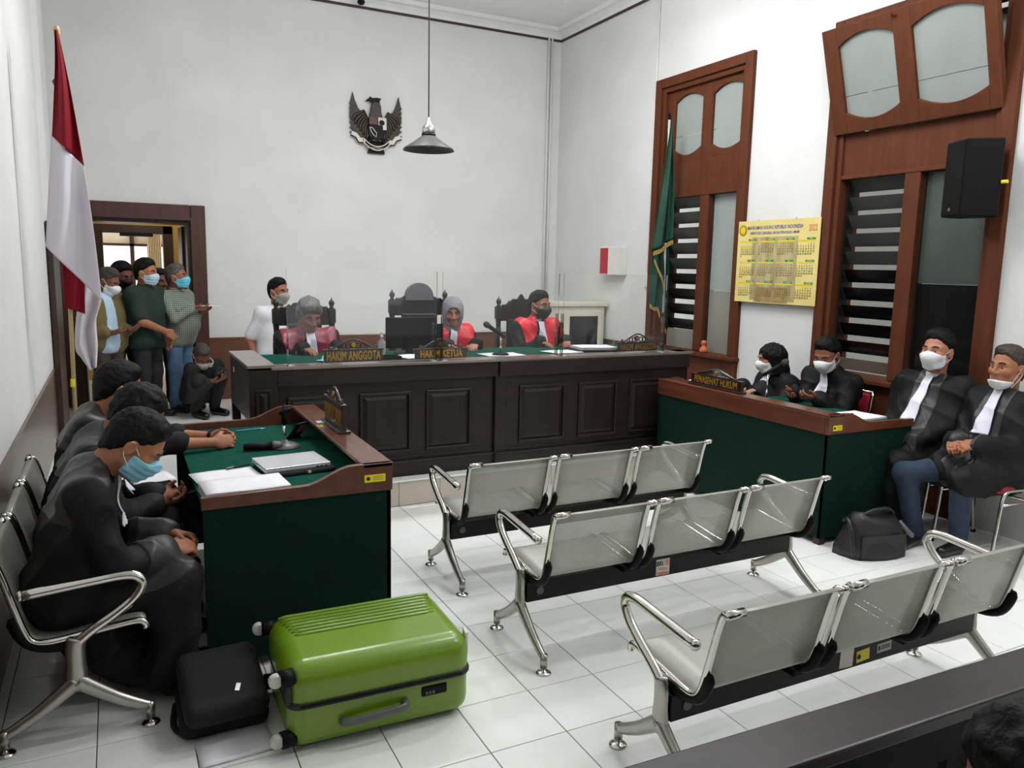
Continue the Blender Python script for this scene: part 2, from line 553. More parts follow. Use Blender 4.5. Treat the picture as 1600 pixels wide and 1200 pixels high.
# ceiling, cornice, dark line
struct(MB().box((XL - 0.4, -7.0, ZT + 0.14), (XR + 0.4, YB + 0.4, ZT + 0.3)).build('ceiling', 'ceiling'))
def cornice(name, fn, L0, L1):
    prof = [(0, 0.015), (0.02, 0.015), (0.03, 0.05), (0.07, 0.085), (0.11, 0.10), (0.13, 0.13), (0.13, 0.15), (0, 0.15)]
    return struct(MB().prism(prof, fn, L0, L1).build(name, 'cornice'))
cornice('trim_1', lambda u, v, d: (d, YB - u, ZT + v), XL, XR)
cornice('trim_2', lambda u, v, d: (XR - u, d, ZT + v), -7.0, YB)
cornice('trim_3', lambda u, v, d: (XL + u, d, ZT + v), -7.0, YB)
struct(MB().box((XL, YB - 0.022, ZT - 0.012), (XR, YB, ZT + 0.014)).build('trim_4', 'trimline'))
struct(MB().box((XR - 0.022, -7, ZT - 0.012), (XR, YB, ZT + 0.014)).build('trim_5', 'trimline'))
struct(MB().box((XL, -7, ZT - 0.012), (XL + 0.022, YB, ZT + 0.014)).build('trim_6', 'trimline'))

# back wall with door opening
DX0, DX1, DZ1 = -1.86, -0.72, 2.24
wb = MB()
wb.box((XL - 0.3, YB, 0), (DX0, YB + 0.36, ZT + 0.2))
wb.box((DX1, YB, 0), (XR + 0.3, YB + 0.36, ZT + 0.2))
wb.box((DX0, YB, DZ1), (DX1, YB + 0.36, ZT + 0.2))
struct(wb.build('wall_back', 'wall'))
# left wall, and an added shallow bulge that makes its band of shading
wl = MB().box((XL - 0.3, -7, 0), (XL, YB + 0.36, ZT + 0.2))
struct(wl.build('wall_left', 'wall'))
bulge = MB()
bulge.prism([(0, 4.9), (0.05, 5.05), (0.05, 5.75), (0.0, 5.9)], lambda u, v, d: (XL - 0.01 + u, v, d), 0.82, ZT)
struct(bulge.build('wall_left_shade_bulge', 'wall'))
# dado boards
struct(MB().box((XL, -6.5, 0), (XL + 0.012, 5.9, 0.822)).build('trim_7', 'dado'))
struct(MB().box((XL, -6.5, 0.822), (XL + 0.02, 5.9, 0.834)).build('trim_8', 'dado'))
struct(MB().box((-0.57, YB - 0.014, DZ), (3.3, YB, 0.915)).build('trim_9', 'dado_x'))
struct(MB().box((-0.57, YB - 0.022, 0.905), (3.3, YB, 0.925)).build('trim_10', 'dado_x'))
struct(MB().box((XR - 0.014, 4.34, DZ), (XR, YB, 0.93)).build('trim_11', 'dado'))

# right wall with two window openings
W1 = (2.80, 4.30, 0.0, 3.87)
W2 = (0.28, 1.86, 0.0, 3.87)
wr = MB()
WT = 0.34
def wrb(y0, y1, z0, z1):
    wr.box((XR, y0, z0), (XR + WT, y1, z1))
wrb(-7, W2[0], 0, ZT + 0.2)
wrb(W2[1], W1[0], 0, ZT + 0.2)
wrb(W1[1], YB, 0, ZT + 0.2)
for w in (W1, W2):
    wrb(w[0], w[1], w[3], ZT + 0.2)
    wrb(w[0], w[1], 0, 0.9)
struct(wr.build('wall_right', 'wall'))
# the outside gallery wall seen between louvres
struct(MB().box((5.9, -3, 0), (6.0, 8, 6.0)).build('wall_outside', 'outside'))
struct(MB().box((XR + WT, -3, -0.1), (5.9, 8, 0.0)).build('floor_outside', 'outside'))

# wall behind the camera, its unseen door and window openings placed to dim the left side
rw = MB()
for x0, x1, z0, z1 in ((XL - 0.3, 0.7, 0, 5), (1.9, 2.3, 0, 5), (3.6, XR + 0.3, 0, 5), (0.7, 1.9, 2.7, 5), (2.3, 3.6, 0, 1.0), (2.3, 3.6, 3.2, 5)):
    rw.box((x0, -7.0, z0), (x1, -6.75, z1))
struct(rw.build('wall_front', 'wall'))

def fw(u, v, d):       # window plane: u = Y, v = Z, d = X offset into the room (negative goes outwards)
    return (XR - d, u, v)
def wbox(mb, y0, y1, z0, z1, d0, d1):
    return mb.box((XR - d0, y0, z0), (XR - d1, y1, z1))

def arched_sash(panes, y0, y1, z0, z1, rise, d0, d1, xf=None):
    """board [y0,y1]x[z0,z1] pierced by panes with curved heads and feet"""
    f = xf or fw
    mb = MB()
    ps = sorted(panes)
    e = [y0] + [v for p in ps for v in (p[0], p[1])] + [y1]
    for a, b in zip(e[0::2], e[1::2]):
        mb.strip([(a, z0), (b, z0)], [(a, z1), (b, z1)], f, d0, d1)
    for (a, b, c, d) in ps:
        n = 12
        us = [a + (b - a) * i / n for i in range(n + 1)]
        cur = [(2 * i / n - 1) ** 2 for i in range(n + 1)]
        mb.strip([(u, z0) for u in us], [(u, c + rise * k * 1.0) for u, k in zip(us, cur)], f, d0, d1)
        mb.strip([(u, d - rise * k) for u, k in zip(us, cur)], [(u, z1) for u in us], f, d0, d1)
    return mb

def window(n, y0, y1, up, lowm, louv, fixed, open_sash, kinds):
    w = bpy.data.objects.new('window_%d' % n, None)
    COL.objects.link(w)
    struct(w)
    z1 = 3.87
    # casing: outer frame standing proud of the wall
    for nm, a in (('casing_stile', (y0, y0 + 0.10, 0.0, z1)), ('casing_stile', (y1 - 0.10, y1, 0.0, z1)), ('casing_head', (y0 + 0.1, y1 - 0.1, z1 - 0.10, z1))):
        mb = MB(); wbox(mb, *a, -0.30, 0.045); mb.build(nm, 'window_wood', w, bevel=0.008)
    ia, ib = y0 + 0.1, y1 - 0.1
    for nm, a in (('inner_stile', (ia, ia + 0.05, 0.95, z1 - 0.1)), ('inner_stile', (ib - 0.05, ib, 0.95, z1 - 0.1)), ('inner_head', (ia + .05, ib - .05, z1 - 0.15, z1 - 0.1))):
        mb = MB(); wbox(mb, *a, -0.2, 0.015); mb.build(nm, 'window_wood', w, bevel=0.006)
    mb = MB(); wbox(mb, ia, ib, 2.60, 2.955, -0.12, -0.01); mb.build('transom_board', 'window_wood', w, bevel=0.006)
    mb = MB(); wbox(mb, ia, ib, 2.585, 2.615, -0.12, 0.006); mb.build('transom_lip', 'window_wood', w, bevel=0.004)
    mb = MB(); wbox(mb, lowm[0], lowm[1], 0.96, 2.6, -0.14, 0.0); mb.build('mullion', 'window_wood', w, bevel=0.006)
    mb = MB(); wbox(mb, y0 - 0.02, y1 + 0.02, 0.915, 0.955, -0.28, 0.075); mb.build('window_sill', 'window_wood', w, bevel=0.008)
    mb = MB(); wbox(mb, y0 + 0.1, y1 - 0.1, 0.0, 0.915, -0.05, 0.02); mb.build('apron_panel', 'window_wood', w, bevel=0.006)
    # upper sash
    zs0, zs1 = 2.955, z1 - 0.15
    if not open_sash:
        arched_sash(up, ia + 0.05, ib - 0.05, zs0, zs1, 0.07, -0.09, -0.03).build('upper_sash', 'window_wood', w, bevel=0.004)
        for (a, b, c, d) in up:
            zm = c + (d - c) * 0.33
            mb = MB(); wbox(mb, a - 0.01, b + 0.01, c - 0.01, zm - 0.002, -0.066, -0.060); mb.build('pane', 'pane', w)
            mb = MB(); wbox(mb, a - 0.01, b + 0.01, zm + 0.002, d + 0.01, -0.066, -0.060); mb.build('pane', 'pane', w)
    else:
        ang = math.radians(16.5)
        ca, sa = math.cos(ang), math.sin(ang)
        def xf(u, v, d):
            h, q = v - zs0, d + 0.0
            return (XR - 0.02 - (h * sa + q * ca), u, zs0 + h * ca - q * sa)
        sash = arched_sash(up, ia - 0.02, ib + 0.02, zs0, zs1 + 0.06, 0.07, -0.02, 0.03, xf).build('upper_sash', 'window_wood', w, bevel=0.004)
        for (a, b, c, d) in up:
            zm = c + (d - c) * 0.30
            for (c0, c1) in ((c - 0.01, zm - 0.002), (zm + 0.002, d + 0.01)):
                MB().prism([(a - .01, c0), (b + .01, c0), (b + .01, c1), (a - .01, c1)], xf, -0.003, 0.003).build('pane', 'pane', w)
        mb = MB(); wbox(mb, ia + 0.04, ib - 0.04, zs0, zs1, -0.30, -0.296); mb.build('outer_pane', 'pane', w)
        MB().tube([xf(ia + (ib - ia) * 0.53, zs1 + 0.02, 0.03), xf(ia + (ib - ia) * 0.53, zs1 + 0.02, 0.06), (XR, ia + (ib - ia) * 0.5, zs1 + 0.05)], 0.012).build('stay', 'window_wood', w)
    # louvres
    a, b = louv
    zl0, zl1, ns = kinds['z0'], 2.585, kinds['n']
    for k in range(ns):
        zc = zl1 - 0.05 - k * (zl1 - zl0 - 0.05) / (ns - 1) 
        m = kinds['mats'](k)
        tilt = math.radians(-30)
        mb = MB()
        hw = kinds['hw']
        dx, dz = hw * math.sin(tilt), hw * math.cos(tilt)
        # blade leans: upper edge into the room, lower edge outside
        p = [(XR + 0.09 + dx, zc + dz), (XR + 0.096 + dx, zc + dz), (XR + 0.096 - dx, zc - dz), (XR + 0.09 - dx, zc - dz)]
        mb.prism([(q[0], q[1]) for q in p], lambda u, v, d: (u, d, v), a + 0.02, b - 0.02)
        mb.build('louvre_blade', m, w)
    for yy in (a + 0.006, b - 0.006):
        mb = MB(); wbox(mb, yy - 0.006, yy + 0.006, zl0 - 0.08, zl1, -0.14, -0.05); mb.build('louvre_rail', 'black_metal', w)
    if kinds.get('foot'):
        mb = MB(); wbox(mb, a, b, 0.955, zl0 - 0.06, -0.10, -0.09); mb.build('pane', 'pane2', w)
    # fixed light
    (fa, fb), fm = fixed
    mb = MB(); wbox(mb, fa, fb, 0.955, fm[2], -0.08, -0.074); mb.build('pane', fm[1], w)
    mb = MB(); wbox(mb, fa, fb, fm[2] + 0.003, 2.59, -0.08, -0.074); mb.build('pane', fm[0], w)
    for yy in (fa, fb):
        mb = MB(); wbox(mb, yy - 0.012, yy + 0.012, 0.955, 2.59, -0.1, -0.05); mb.build('glazing_bead', 'dark_door', w)
    return w

window(1, 2.80, 4.30, [(2.95, 3.42, 3.03, 3.66), (3.575, 4.03, 3.03, 3.66)], (3.37, 3.505), (3.505, 4.06),
       ((2.905, 3.37), ('pane', 'pane2', 1.60)), False,
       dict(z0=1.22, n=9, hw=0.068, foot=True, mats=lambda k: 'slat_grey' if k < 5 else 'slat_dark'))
window(2, 0.28, 1.86, [(0.45, 0.99, 3.05, 3.70), (1.14, 1.64, 3.05, 3.70)], (0.975, 1.11), (1.11, 1.68),
       ((0.40, 0.975), ('pane_green', 'pane_dark', 1.74)), True,
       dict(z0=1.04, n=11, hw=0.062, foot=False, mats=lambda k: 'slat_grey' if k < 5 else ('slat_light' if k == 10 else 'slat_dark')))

# door: casing, jambs, ante-room behind
dr = struct(bpy.data.objects.new('door_1', None)); COL.objects.link(dr)
for nm, a, b in (('casing_stile', (-2.015, YB - 0.05, DZ), (DX0, YB + 0.01, 2.41)), ('casing_stile', (DX1, YB - 0.05, DZ), (-0.565, YB + 0.01, 2.41)),
                 ('casing_head', (DX0, YB - 0.05, DZ1), (DX1, YB + 0.01, 2.41))):
    MB().box(a, b).build(nm, 'door_wood', dr, bevel=0.012)
for nm, a, b in (('casing_fillet', (DX0 - 0.03, YB - 0.065, DZ), (DX0 + 0.0, YB - 0.05, DZ1 + 0.03)), ('casing_fillet', (DX1, YB - 0.065, DZ), (DX1 + 0.03, YB - 0.05, DZ1 + 0.03)),
                 ('casing_fillet', (DX0, YB - 0.065, DZ1), (DX1, YB - 0.05, DZ1 + 0.03))):
    MB().box(a, b).build(nm, 'door_wood', dr)
for nm, a, b in (('jamb', (DX0, YB + 0.01, DZ), (DX0 + 0.04, YB + 0.36, DZ1)), ('jamb', (DX1 - 0.04, YB + 0.01, DZ), (DX1, YB + 0.36, DZ1)),
                 ('jamb_head', (DX0 + .04, YB + 0.01, DZ1 - 0.04), (DX1 - .04, YB + 0.36, DZ1))):
    MB().box(a, b).build(nm, 'dark_door', dr)
# open leaf swung into the ante-room on the right, and a leaf edge beside the left wall
MB().box((-0.79, YB + 0.36, DZ + 0.01), (-0.745, YB + 0.95, DZ1 - 0.05)).build('door_leaf', 'door_wood', dr, bevel=0.004)
MB().box((XL + 0.012, 4.9, DZ), (XL + 0.055, 5.75, 2.12)).build('door_leaf', 'dark_door', dr, bevel=0.004)
# ante-room
AY = 8.6
ar = MB()
ar.box((XL - 0.3, AY, 0), (-1.72, AY + 0.15, 3.0)); ar.box((-0.79, AY, 0), (0.6, AY + 0.15, 3.0)); ar.box((-1.72, AY, 2.23), (-0.79, AY + 0.15, 3.0))
struct(ar.build('wall_anteroom_back', 'yellow_wall'))
struct(MB().box((-0.45, YB + 0.36, 0), (-0.3, AY, 3.0)).build('wall_anteroom_right', 'yellow_wall'))
struct(MB().box((XL - 0.3, YB + 0.36, 0), (XL - 0.15, AY, 3.0)).build('wall_anteroom_left', 'yellow_wall'))
struct(MB().box((XL - 0.3, YB + 0.36, 0), (0.6, AY + 2.2, DZ)).build('floor_anteroom', 'tile'))
struct(MB().box((XL - 0.3, YB + 0.36, 3.0), (0.6, AY + 0.15, 3.1)).build('ceiling_anteroom', 'ceiling'))
d2 = struct(bpy.data.objects.new('door_2', None)); COL.objects.link(d2)
for nm, a, b in (('casing_stile', (-1.72, AY - 0.03, DZ), (-1.62, AY + 0.16, 2.14)), ('casing_stile', (-0.90, AY - 0.03, DZ), (-0.78, AY + 0.16, 2.25)), ('casing_head', (-1.72, AY - 0.03, 2.14), (-0.78, AY + 0.16, 2.25))):
    MB().box(a, b).build(nm, 'dark_door', d2, bevel=0.006)
MB().box((-1.42, AY - 0.07, 2.1), (-1.02, AY - 0.03, 2.15)).build('door_closer', 'black_metal', d2)
# far window with muntins and a curtain, daylight behind
w3 = struct(bpy.data.objects.new('window_3', None)); COL.objects.link(w3)
FY = 10.6
for x in (-2.1, -1.24, -0.5):
    MB().box((x - 0.03, FY, DZ + 0.6), (x + 0.03, FY + 0.05, 2.6)).build('window_stile', 'door_wood', w3)
for z in (0.85, 2.02, 2.6):
    MB().box((-2.1, FY, z - 0.02), (-0.5, FY + 0.05, z + 0.02)).build('window_rail', 'door_wood', w3)
for z in (1.55, 1.7, 1.85):
    MB().box((-2.05, FY + 0.01, z - 0.01), (-1.78, FY + 0.03, z + 0.01)).build('window_bar', 'door_wood', w3)
MB().box((-2.1, FY + 0.06, 2.04), (-0.5, FY + 0.066, 2.58)).build('pane', mat('bright_blind', (236, 214, 190), 0.8), w3)
struct(MB().box((-2.6, FY, 0), (0.6, FY + 0.1, 0.85)).build('wall_far', 'yellow_wall'))
cu = []
for i in range(40):
    x = -1.03 + 0.20 * i / 39
    cu.append([(x, FY - 0.12 + 0.025 * math.sin(i * 1.3), z) for z in (DZ, 1.5, 2.6)])
area_l = bpy.data.lights.new('anteroom_fill_light', 'POINT'); area_l.energy = 16; area_l.shadow_soft_size = 0.08; area_l.color = (1.0, 0.93, 0.78)  # fill light and bulb added to brighten the dark ante-room, out of view
area_o = bpy.data.objects.new('anteroom_fill_light', area_l); area_o.location = (-1.1, 7.7, 2.72); COL.objects.link(area_o)
al_ = thing('unseen_ceiling_lamp', 'added unseen bulb that brightens the room beyond the door', 'lamp', (-1.1, 7.7, 2.8))
MB().lathe([(0.05, 0.2), (0.05, 0.17), (0.02, 0.15), (0.02, 0.10)], n=14).build('holder', 'white_paint', al_, smooth=True)
MB().lathe([(0.02, 0.10), (0.035, 0.07), (0.03, 0.04), (0.008, 0.025)], n=14).build('bulb', 'light_tube', al_, smooth=True)
tag(MB().sheet(cu).build('curtain', mat('cream_curtain', (214, 190, 150), 0.9), None, smooth=True, solid=0.004), 'cream curtain hanging beside the bright far window beyond the door', 'curtain')

# conduits in the corner and on the right wall
for k, (x, y) in enumerate(((3.80, YB - 0.02), (3.85, YB - 0.02))):
    tag(MB().tube([(x, y, 0.95), (x, y, ZT + 0.02)], 0.016, 8).build('conduit_pipe', 'wall', None, smooth=True),
        ['white conduit pipe up the back wall, farther from the corner', 'white conduit pipe up the back wall, nearer the corner'][k], 'pipe')
cp = thing('conduit_pipe', 'thin white conduit beside the brown window with a small junction box', 'pipe', (XR, 4.335, 0))
MB().tube([(-0.012, 0, 1.6), (-0.012, 0, ZT + 0.1)], 0.011, 8).build('pipe', 'white_paint', cp, smooth=True)
MB().box((-0.03, -0.03, 1.60), (0.0, 0.04, 1.76)).build('junction_box', 'white_paint', cp, bevel=0.006)

# ================================================================== STEEL WAITING BENCHES
def smooth_path(pts, n=6):
    """Catmull-Rom through 2D/3D points"""
    P = [Vector(p) for p in pts]
    out = []
    for i in range(len(P) - 1):
        p0, p1, p2, p3 = P[max(i - 1, 0)], P[i], P[i + 1], P[min(i + 2, len(P) - 1)]
        for k in range(n):
            t = k / n
            out.append(0.5 * ((2 * p1) + (p2 - p0) * t + (2 * p0 - 5 * p1 + 4 * p2 - p3) * t * t + (3 * p1 - p0 - 3 * p2 + p3) * t ** 3))
    out.append(P[-1])
    return out

def make_bench():
    b = thing('waiting_bench', 'x', 'bench', group='three-seat steel waiting benches')
    prof = smooth_path([(0.245, 0.385, 0), (0.24, 0.41, 0), (0.20, 0.42, 0), (0.05, 0.405, 0), (-0.08, 0.392, 0), (-0.135, 0.405, 0), (-0.16, 0.45, 0), (-0.19, 0.56, 0), (-0.215, 0.66, 0), (-0.235, 0.722, 0), (-0.25, 0.735, 0), (-0.268, 0.733, 0)], 4)
    lens = [0.0]
    for a, c in zip(prof, prof[1:]):
        lens.append(lens[-1] + (c - a).length)
    bar = Vector((0, 0, 0))
    for cx in (-0.567, 0.0, 0.567):
        xs = [cx - 0.245, cx - 0.12, cx, cx + 0.12, cx + 0.245]
        P = [[(x, p.x, p.y) for x in xs] for p in prof]
        U = [[(x, l) for x in xs] for l in lens]
        MB().sheet(P, uv=U).build('seat_shell', 'steel', b, smooth=True, solid=0.002)
        for sx in (-1, 1):
            x = cx + sx * 0.252
            MB().tube([(x, p.x - 0.002, p.y - 0.004) for p in prof], 0.0135, 8).build('side_rail', 'chrome', b, smooth=True)
            # black cast bracket under the joint of seat and back
            br = smooth_path([(x, -0.20, 0.50), (x, -0.175, 0.43), (x, -0.135, 0.385), (x, -0.06, 0.365), (x, 0.05, 0.372)], 3)
            MB().tube(br, [0.010] + [0.022] * (len(br) - 2) + [0.014], 8, flat=(Vector((1, 0, 0)), 0.75)).build('bracket', 'black_plastic', b, smooth=True)
        MB().tube([(cx - 0.262, -0.262, 0.733), (cx - 0.19, -0.262, 0.7345)], 0.0155, 8).build('rail_cap', 'chrome', b, smooth=True)
        MB().tube([(cx + 0.255, -0.262, 0.733), (cx + 0.285, -0.262, 0.733)], 0.0135, 8).build('rail_cap', 'chrome', b, smooth=True)
    MB().box((-0.84, -0.035, 0.245), (0.84, 0.035, 0.345)).build('beam', 'black_metal', b, bevel=0.004)
    for cx in (-0.30, 0.30):
        MB().box((cx - 0.05, -0.12, 0.34), (cx + 0.05, 0.06, 0.372)).build('beam_clamp', 'black_plastic', b, bevel=0.006)
    for cx in (-0.77,):
        MB().lathe([(0.019, 0), (0.019, 0.003), (0.013, 0.004)], (cx, -0.0385, 0.295), 14, 'y').build('emblem_badge', 'grey_plastic', b)
    for s in (-1, 1):
        x = s * 0.858
        post = smooth_path([(x, -0.002, 0.20), (x, 0, 0.27), (x, 0, 0.36), (x, 0.01, 0.40)], 3)
        MB().tube(post, [0.038] * 4 + [0.034] * (len(post) - 4), 10, flat=(Vector((1, 0, 0)), 0.55)).build('post', 'alu', b, smooth=True)
        for sy in (1, -1):
            lg = smooth_path([(x, 0.0, 0.235), (x, sy * 0.05, 0.195), (x, sy * 0.13, 0.135), (x, sy * 0.215, 0.085), (x, sy * 0.243, 0.075)], 4)
            n = len(lg)
            MB().tube(lg, [0.034 - 0.016 * i / (n - 1) for i in range(n)], 10, flat=(Vector((1, 0, 0)), 0.75)).tube([(x, sy * 0.243, 0.09), (x, sy * 0.243, 0.028)], 0.017, 10).build('leg', 'alu', b, smooth=True)
            f = MB().lathe([(0.006, 0.04), (0.006, 0.016), (0.022, 0.012), (0.034, 0.006), (0.036, 0.0)], (x, sy * 0.243, 0.0), 16).build('foot_pad', 'chrome', b, smooth=True)
        arm = smooth_path([(x, 0.01, 0.385), (x, 0.06, 0.425), (x, 0.14, 0.475), (x, 0.205, 0.525), (x, 0.237, 0.575), (x, 0.222, 0.61), (x, 0.17, 0.622), (x, 0.06, 0.615), (x, -0.155, 0.597)], 5)
        MB().tube(arm, 0.0185, 10, flat=(Vector((1, 0, 0)), 1.0)).build('armrest', 'chrome', b, smooth=True)
        MB().lathe([(0.004, -0.01), (0.018, -0.004), (0.021, 0.004), (0.014, 0.014), (0.004, 0.018)], (x, -0.165, 0.597), 10, 'y').build('armrest_knob', 'chrome', b, smooth=True)
    return b

bench0 = make_bench()
spots = [((0.99, 0.94, 0), 0.0, 'steel waiting bench closest to the judges, plain black beam'),
         ((0.99, 0.01, 0), 0.0, 'middle steel waiting bench with the orange and white sticker on its beam'),
         ((0.99, -1.065, 0), 0.0, 'steel waiting bench nearest the dark rail, yellow sticker on its beam'),
         ((-1.705, 0.94, 0), -math.pi / 2, 'steel waiting bench against the left wall, occupied by three robed men')]
benches = []
for k, (l, rz, lab) in enumerate(spots):
    o = bench0 if k == 0 else copy_tree(bench0)
    o.location, o.rotation_euler, o['label'] = l, (0, 0, rz), lab
    benches.append(o)
# stickers on the beams (they face the camera side, -y)
def sticker(parent, x, z, w, h, m, name='sticker', tilt=0.0, y=-0.0362):
    o = MB().box((-w / 2, 0, -h / 2), (w / 2, 0.0008, h / 2)).build(name, m, parent)
    o.location = (x, y, z)
    o.rotation_euler = (0, tilt, 0)
    return o
s = sticker(benches[1], -0.05, 0.296, 0.085, 0.085, 'sticker_white')
s['label'] = 'white and orange square sticker'
text_mesh('BRI', 0.034, 'ink', s, (-0.02, -0.001, 0.02), xs=0.9, extrude=0.0002, bold=0.0008)
text_mesh('PEDULI', 0.018, 'orange_print', s, (0, -0.001, -0.01), xs=1.0, extrude=0.0002)
for z, a, b in ((-0.031, -0.038, 0.038), (0.032, 0.012, 0.04), (0.022, 0.012, 0.04), (0.010, 0.012, 0.04), (-0.037, -0.03, 0.038)):
    MB().box((a, -0.0012, z - 0.0026), (b, -0.0004, z + 0.0026)).build('print_bar', 'orange_print', s)
s = sticker(benches[2], 0.03, 0.293, 0.075, 0.075, 'sticker_white', tilt=0.05)
s = sticker(benches[2], 0.125, 0.287, 0.075, 0.048, 'yellow', tilt=-0.08)
MB().lathe([(0.011, 0), (0.011, 0.001)], (-0.024, -0.0016, 0), 12, 'y').build('print_dot', 'ink', s)
s = sticker(benches[2], 0.25, 0.297, 0.085, 0.04, 'sticker_grey', tilt=-0.03)
MB().box((-0.036, -0.0012, -0.008), (-0.026, -0.0004, 0.01)).build('print_dot', 'ink', s)
for z in (0.006, -0.004):
    MB().box((-0.018, -0.0012, z - 0.0015), (0.034, -0.0004, z + 0.0015)).build('print_bar', 'ink', s)

# ================================================================== COUNSEL TABLES
def counsel_table(label, loc, rz, W, L):
    t = thing('counsel_table', label, 'table', loc, rz, 'green counsel tables')
    hx, hy = W / 2, L / 2
    zt, zb, zl = 0.772, 0.757, 0.89
    for s in (-1, 1):
        MB().box((-hx, s * hy, 0.045), (hx, s * (hy - 0.022), zb)).build('end_panel', 'cover', t, bevel=0.002)
        lo, hi = [], []
        for i in range(25):
            u = i / 24
            x = -hx - 0.006 + (W + 0.012) * u
            k = min(1, max(0, (u - 0.52) / 0.26)); k = k * k * (3 - 2 * k)
            lo.append((x, zb)); hi.append((x, 0.812 + (zl - 0.812) * k + 0.012 * u * (1 - k)))
        MB().strip(lo, hi, lambda u, v, d: (u, d, v), s * (hy + 0.008), s * (hy - 0.024)).build('end_board', 'table_wood', t, bevel=0.003)
    MB().box((hx, -hy, 0.045), (hx - 0.022, hy, zb)).build('front_panel', 'cover', t, bevel=0.002)
    MB().box((hx + 0.008, -hy + 0.024, zb), (hx - 0.018, hy - 0.024, zl - 0.02)).build('front_board', 'table_wood', t)
    MB().box((hx + 0.01, -hy - 0.008, zl - 0.02), (hx - 0.135, hy + 0.008, zl)).build('ledge', 'table_wood', t, bevel=0.004)
    MB().box((-hx, -hy + 0.024, zb), (hx - 0.018, hy - 0.024, zt)).build('writing_surface', 'felt', t, bevel=0.002)
    for sx in (-1, 1):
        for sy in (-1, 1):
            MB().box((sx * (hx - 0.005), sy * (hy - 0.005), 0.0), (sx * (hx - 0.055), sy * (hy - 0.055), 0.05)).build('foot', 'dark_door', t)
    return t
lt = counsel_table('green-sided table holding the silver laptop, next to the lime suitcase', (-0.805, 1.18, 0), 0, 0.83, 1.66)
rt = counsel_table('green-sided table beside the black shoulder bag with a yellow corner sticker', (3.035, 1.35, 0), math.pi, 0.83, 1.80)
def inv_sticker(parent, loc, basis, w, h):
    r, u = Vector(basis[0]), Vector(basis[1])
    n = r.cross(u)
    mb = MB()
    fn = lambda a, b, d: tuple(Vector(loc) + r * a + u * b + n * d)
    mb.prism([(-w / 2, -h / 2), (w / 2, -h / 2), (w / 2, h / 2), (-w / 2, h / 2)], fn, 0, 0.001)
    o = mb.build('inventory_sticker', 'yellow', parent)
    o['label'] = 'yellow inventory sticker with a dark round seal'
    pts = [(-w * 0.32 + 0.26 * h * math.cos(a), 0.26 * h * math.sin(a)) for a in [i * math.pi / 6 for i in range(12)]]
    MB().prism(pts, fn, 0.001, 0.0016).build('print_seal', 'ink', o)
    for k in (0.22, 0, -0.22):
        MB().prism([(-w * 0.1, k * h - 0.001), (w * 0.4, k * h - 0.001), (w * 0.4, k * h + 0.001), (-w * 0.1, k * h + 0.001)], fn, 0.001, 0.0014).build('print_line', 'cal_ink', o)
    return o
inv_sticker(lt, (0.335, -0.8395, 0.822), ((1, 0, 0), (0, 0, 1)), 0.10, 0.036)
inv_sticker(rt, (0.34, 0.9095, 0.80), ((-1, 0, 0), (0, 0, 1)), 0.085, 0.036)
inv_sticker(lt, (0.30, 0.10, 0.8905), ((0, -1, 0), (1, 0, 0)), 0.06, 0.03)

# ================================================================== JUDGES' BENCH
jb = thing('judges_bench', 'long dark panelled judges bench standing on the tiled dais', 'bench', (0, 0, 0))
JF, JZ = 2.45, 1.085
def panel(parent, x0, x1, z0, z1, y, depth=0.018):
    """raised and fielded panel with a moulded frame"""
    fn = lambda u, v, d: (u, y - d, v)
    w = 0.022
    f = MB()
    f.box((x0, y, z0), (x1, y - depth, z0 + w)); f.box((x0, y, z1 - w), (x1, y - depth, z1))
    f.box((x0, y, z0 + w), (x0 + w, y - depth, z1 - w)); f.box((x1 - w, y, z0 + w), (x1, y - depth, z1 - w))
    fr = f.build('panel_moulding', 'bench_wood', parent, bevel=0.006)
    m = 0.035
    p = MB()
    a, b, c, d = x0 + w, x1 - w, z0 + w, z1 - w
    p.add([(a, y - 0.001, c), (b, y - 0.001, c), (b, y - 0.001, d), (a, y - 0.001, d), (a + m, y - 0.012, c + m), (b - m, y - 0.012, c + m), (b - m, y - 0.012, d - m), (a + m, y - 0.012, d - m)],
          [(0, 1, 5, 4), (1, 2, 6, 5), (2, 3, 7, 6), (3, 0, 4, 7), (4, 5, 6, 7)])
    p.build('panel', 'bench_panel', parent)
JX0, JX1, JM = -0.72, 3.08, 1.16
MB().box((JX0 + 0.19, JF + 0.03, DZ), (JM, JF + 0.07, JZ - 0.03)).build('front_board', 'bench_wood', jb)
MB().box((JM, JF, DZ), (JX1, JF + 0.05, JZ - 0.03)).build('front_board', 'bench_wood', jb)
MB().box((JX0, JF - 0.012, DZ), (JX0 + 0.19, JF + 0.07, JZ - 0.02)).build('corner_post', 'bench_wood', jb, bevel=0.006)
panel(jb, JX0 + 0.04, JX0 + 0.15, 0.42, 0.93, JF - 0.012, 0.010)
MB().box((JM - 0.005, JF - 0.006, DZ), (JM + 0.10, JF + 0.02, JZ - 0.10)).build('stile', 'bench_wood', jb, bevel=0.006)
for x0, x1 in ((-0.46, -0.13), (0.06, 0.46), (0.58, 0.96)):
    panel(jb, x0, x1, 0.39, 0.86, JF + 0.03)
for x0, x1 in ((1.37, 1.80), (1.93, 2.32), (2.45, 2.86)):
    panel(jb, x0, x1, 0.39, 0.86, JF)
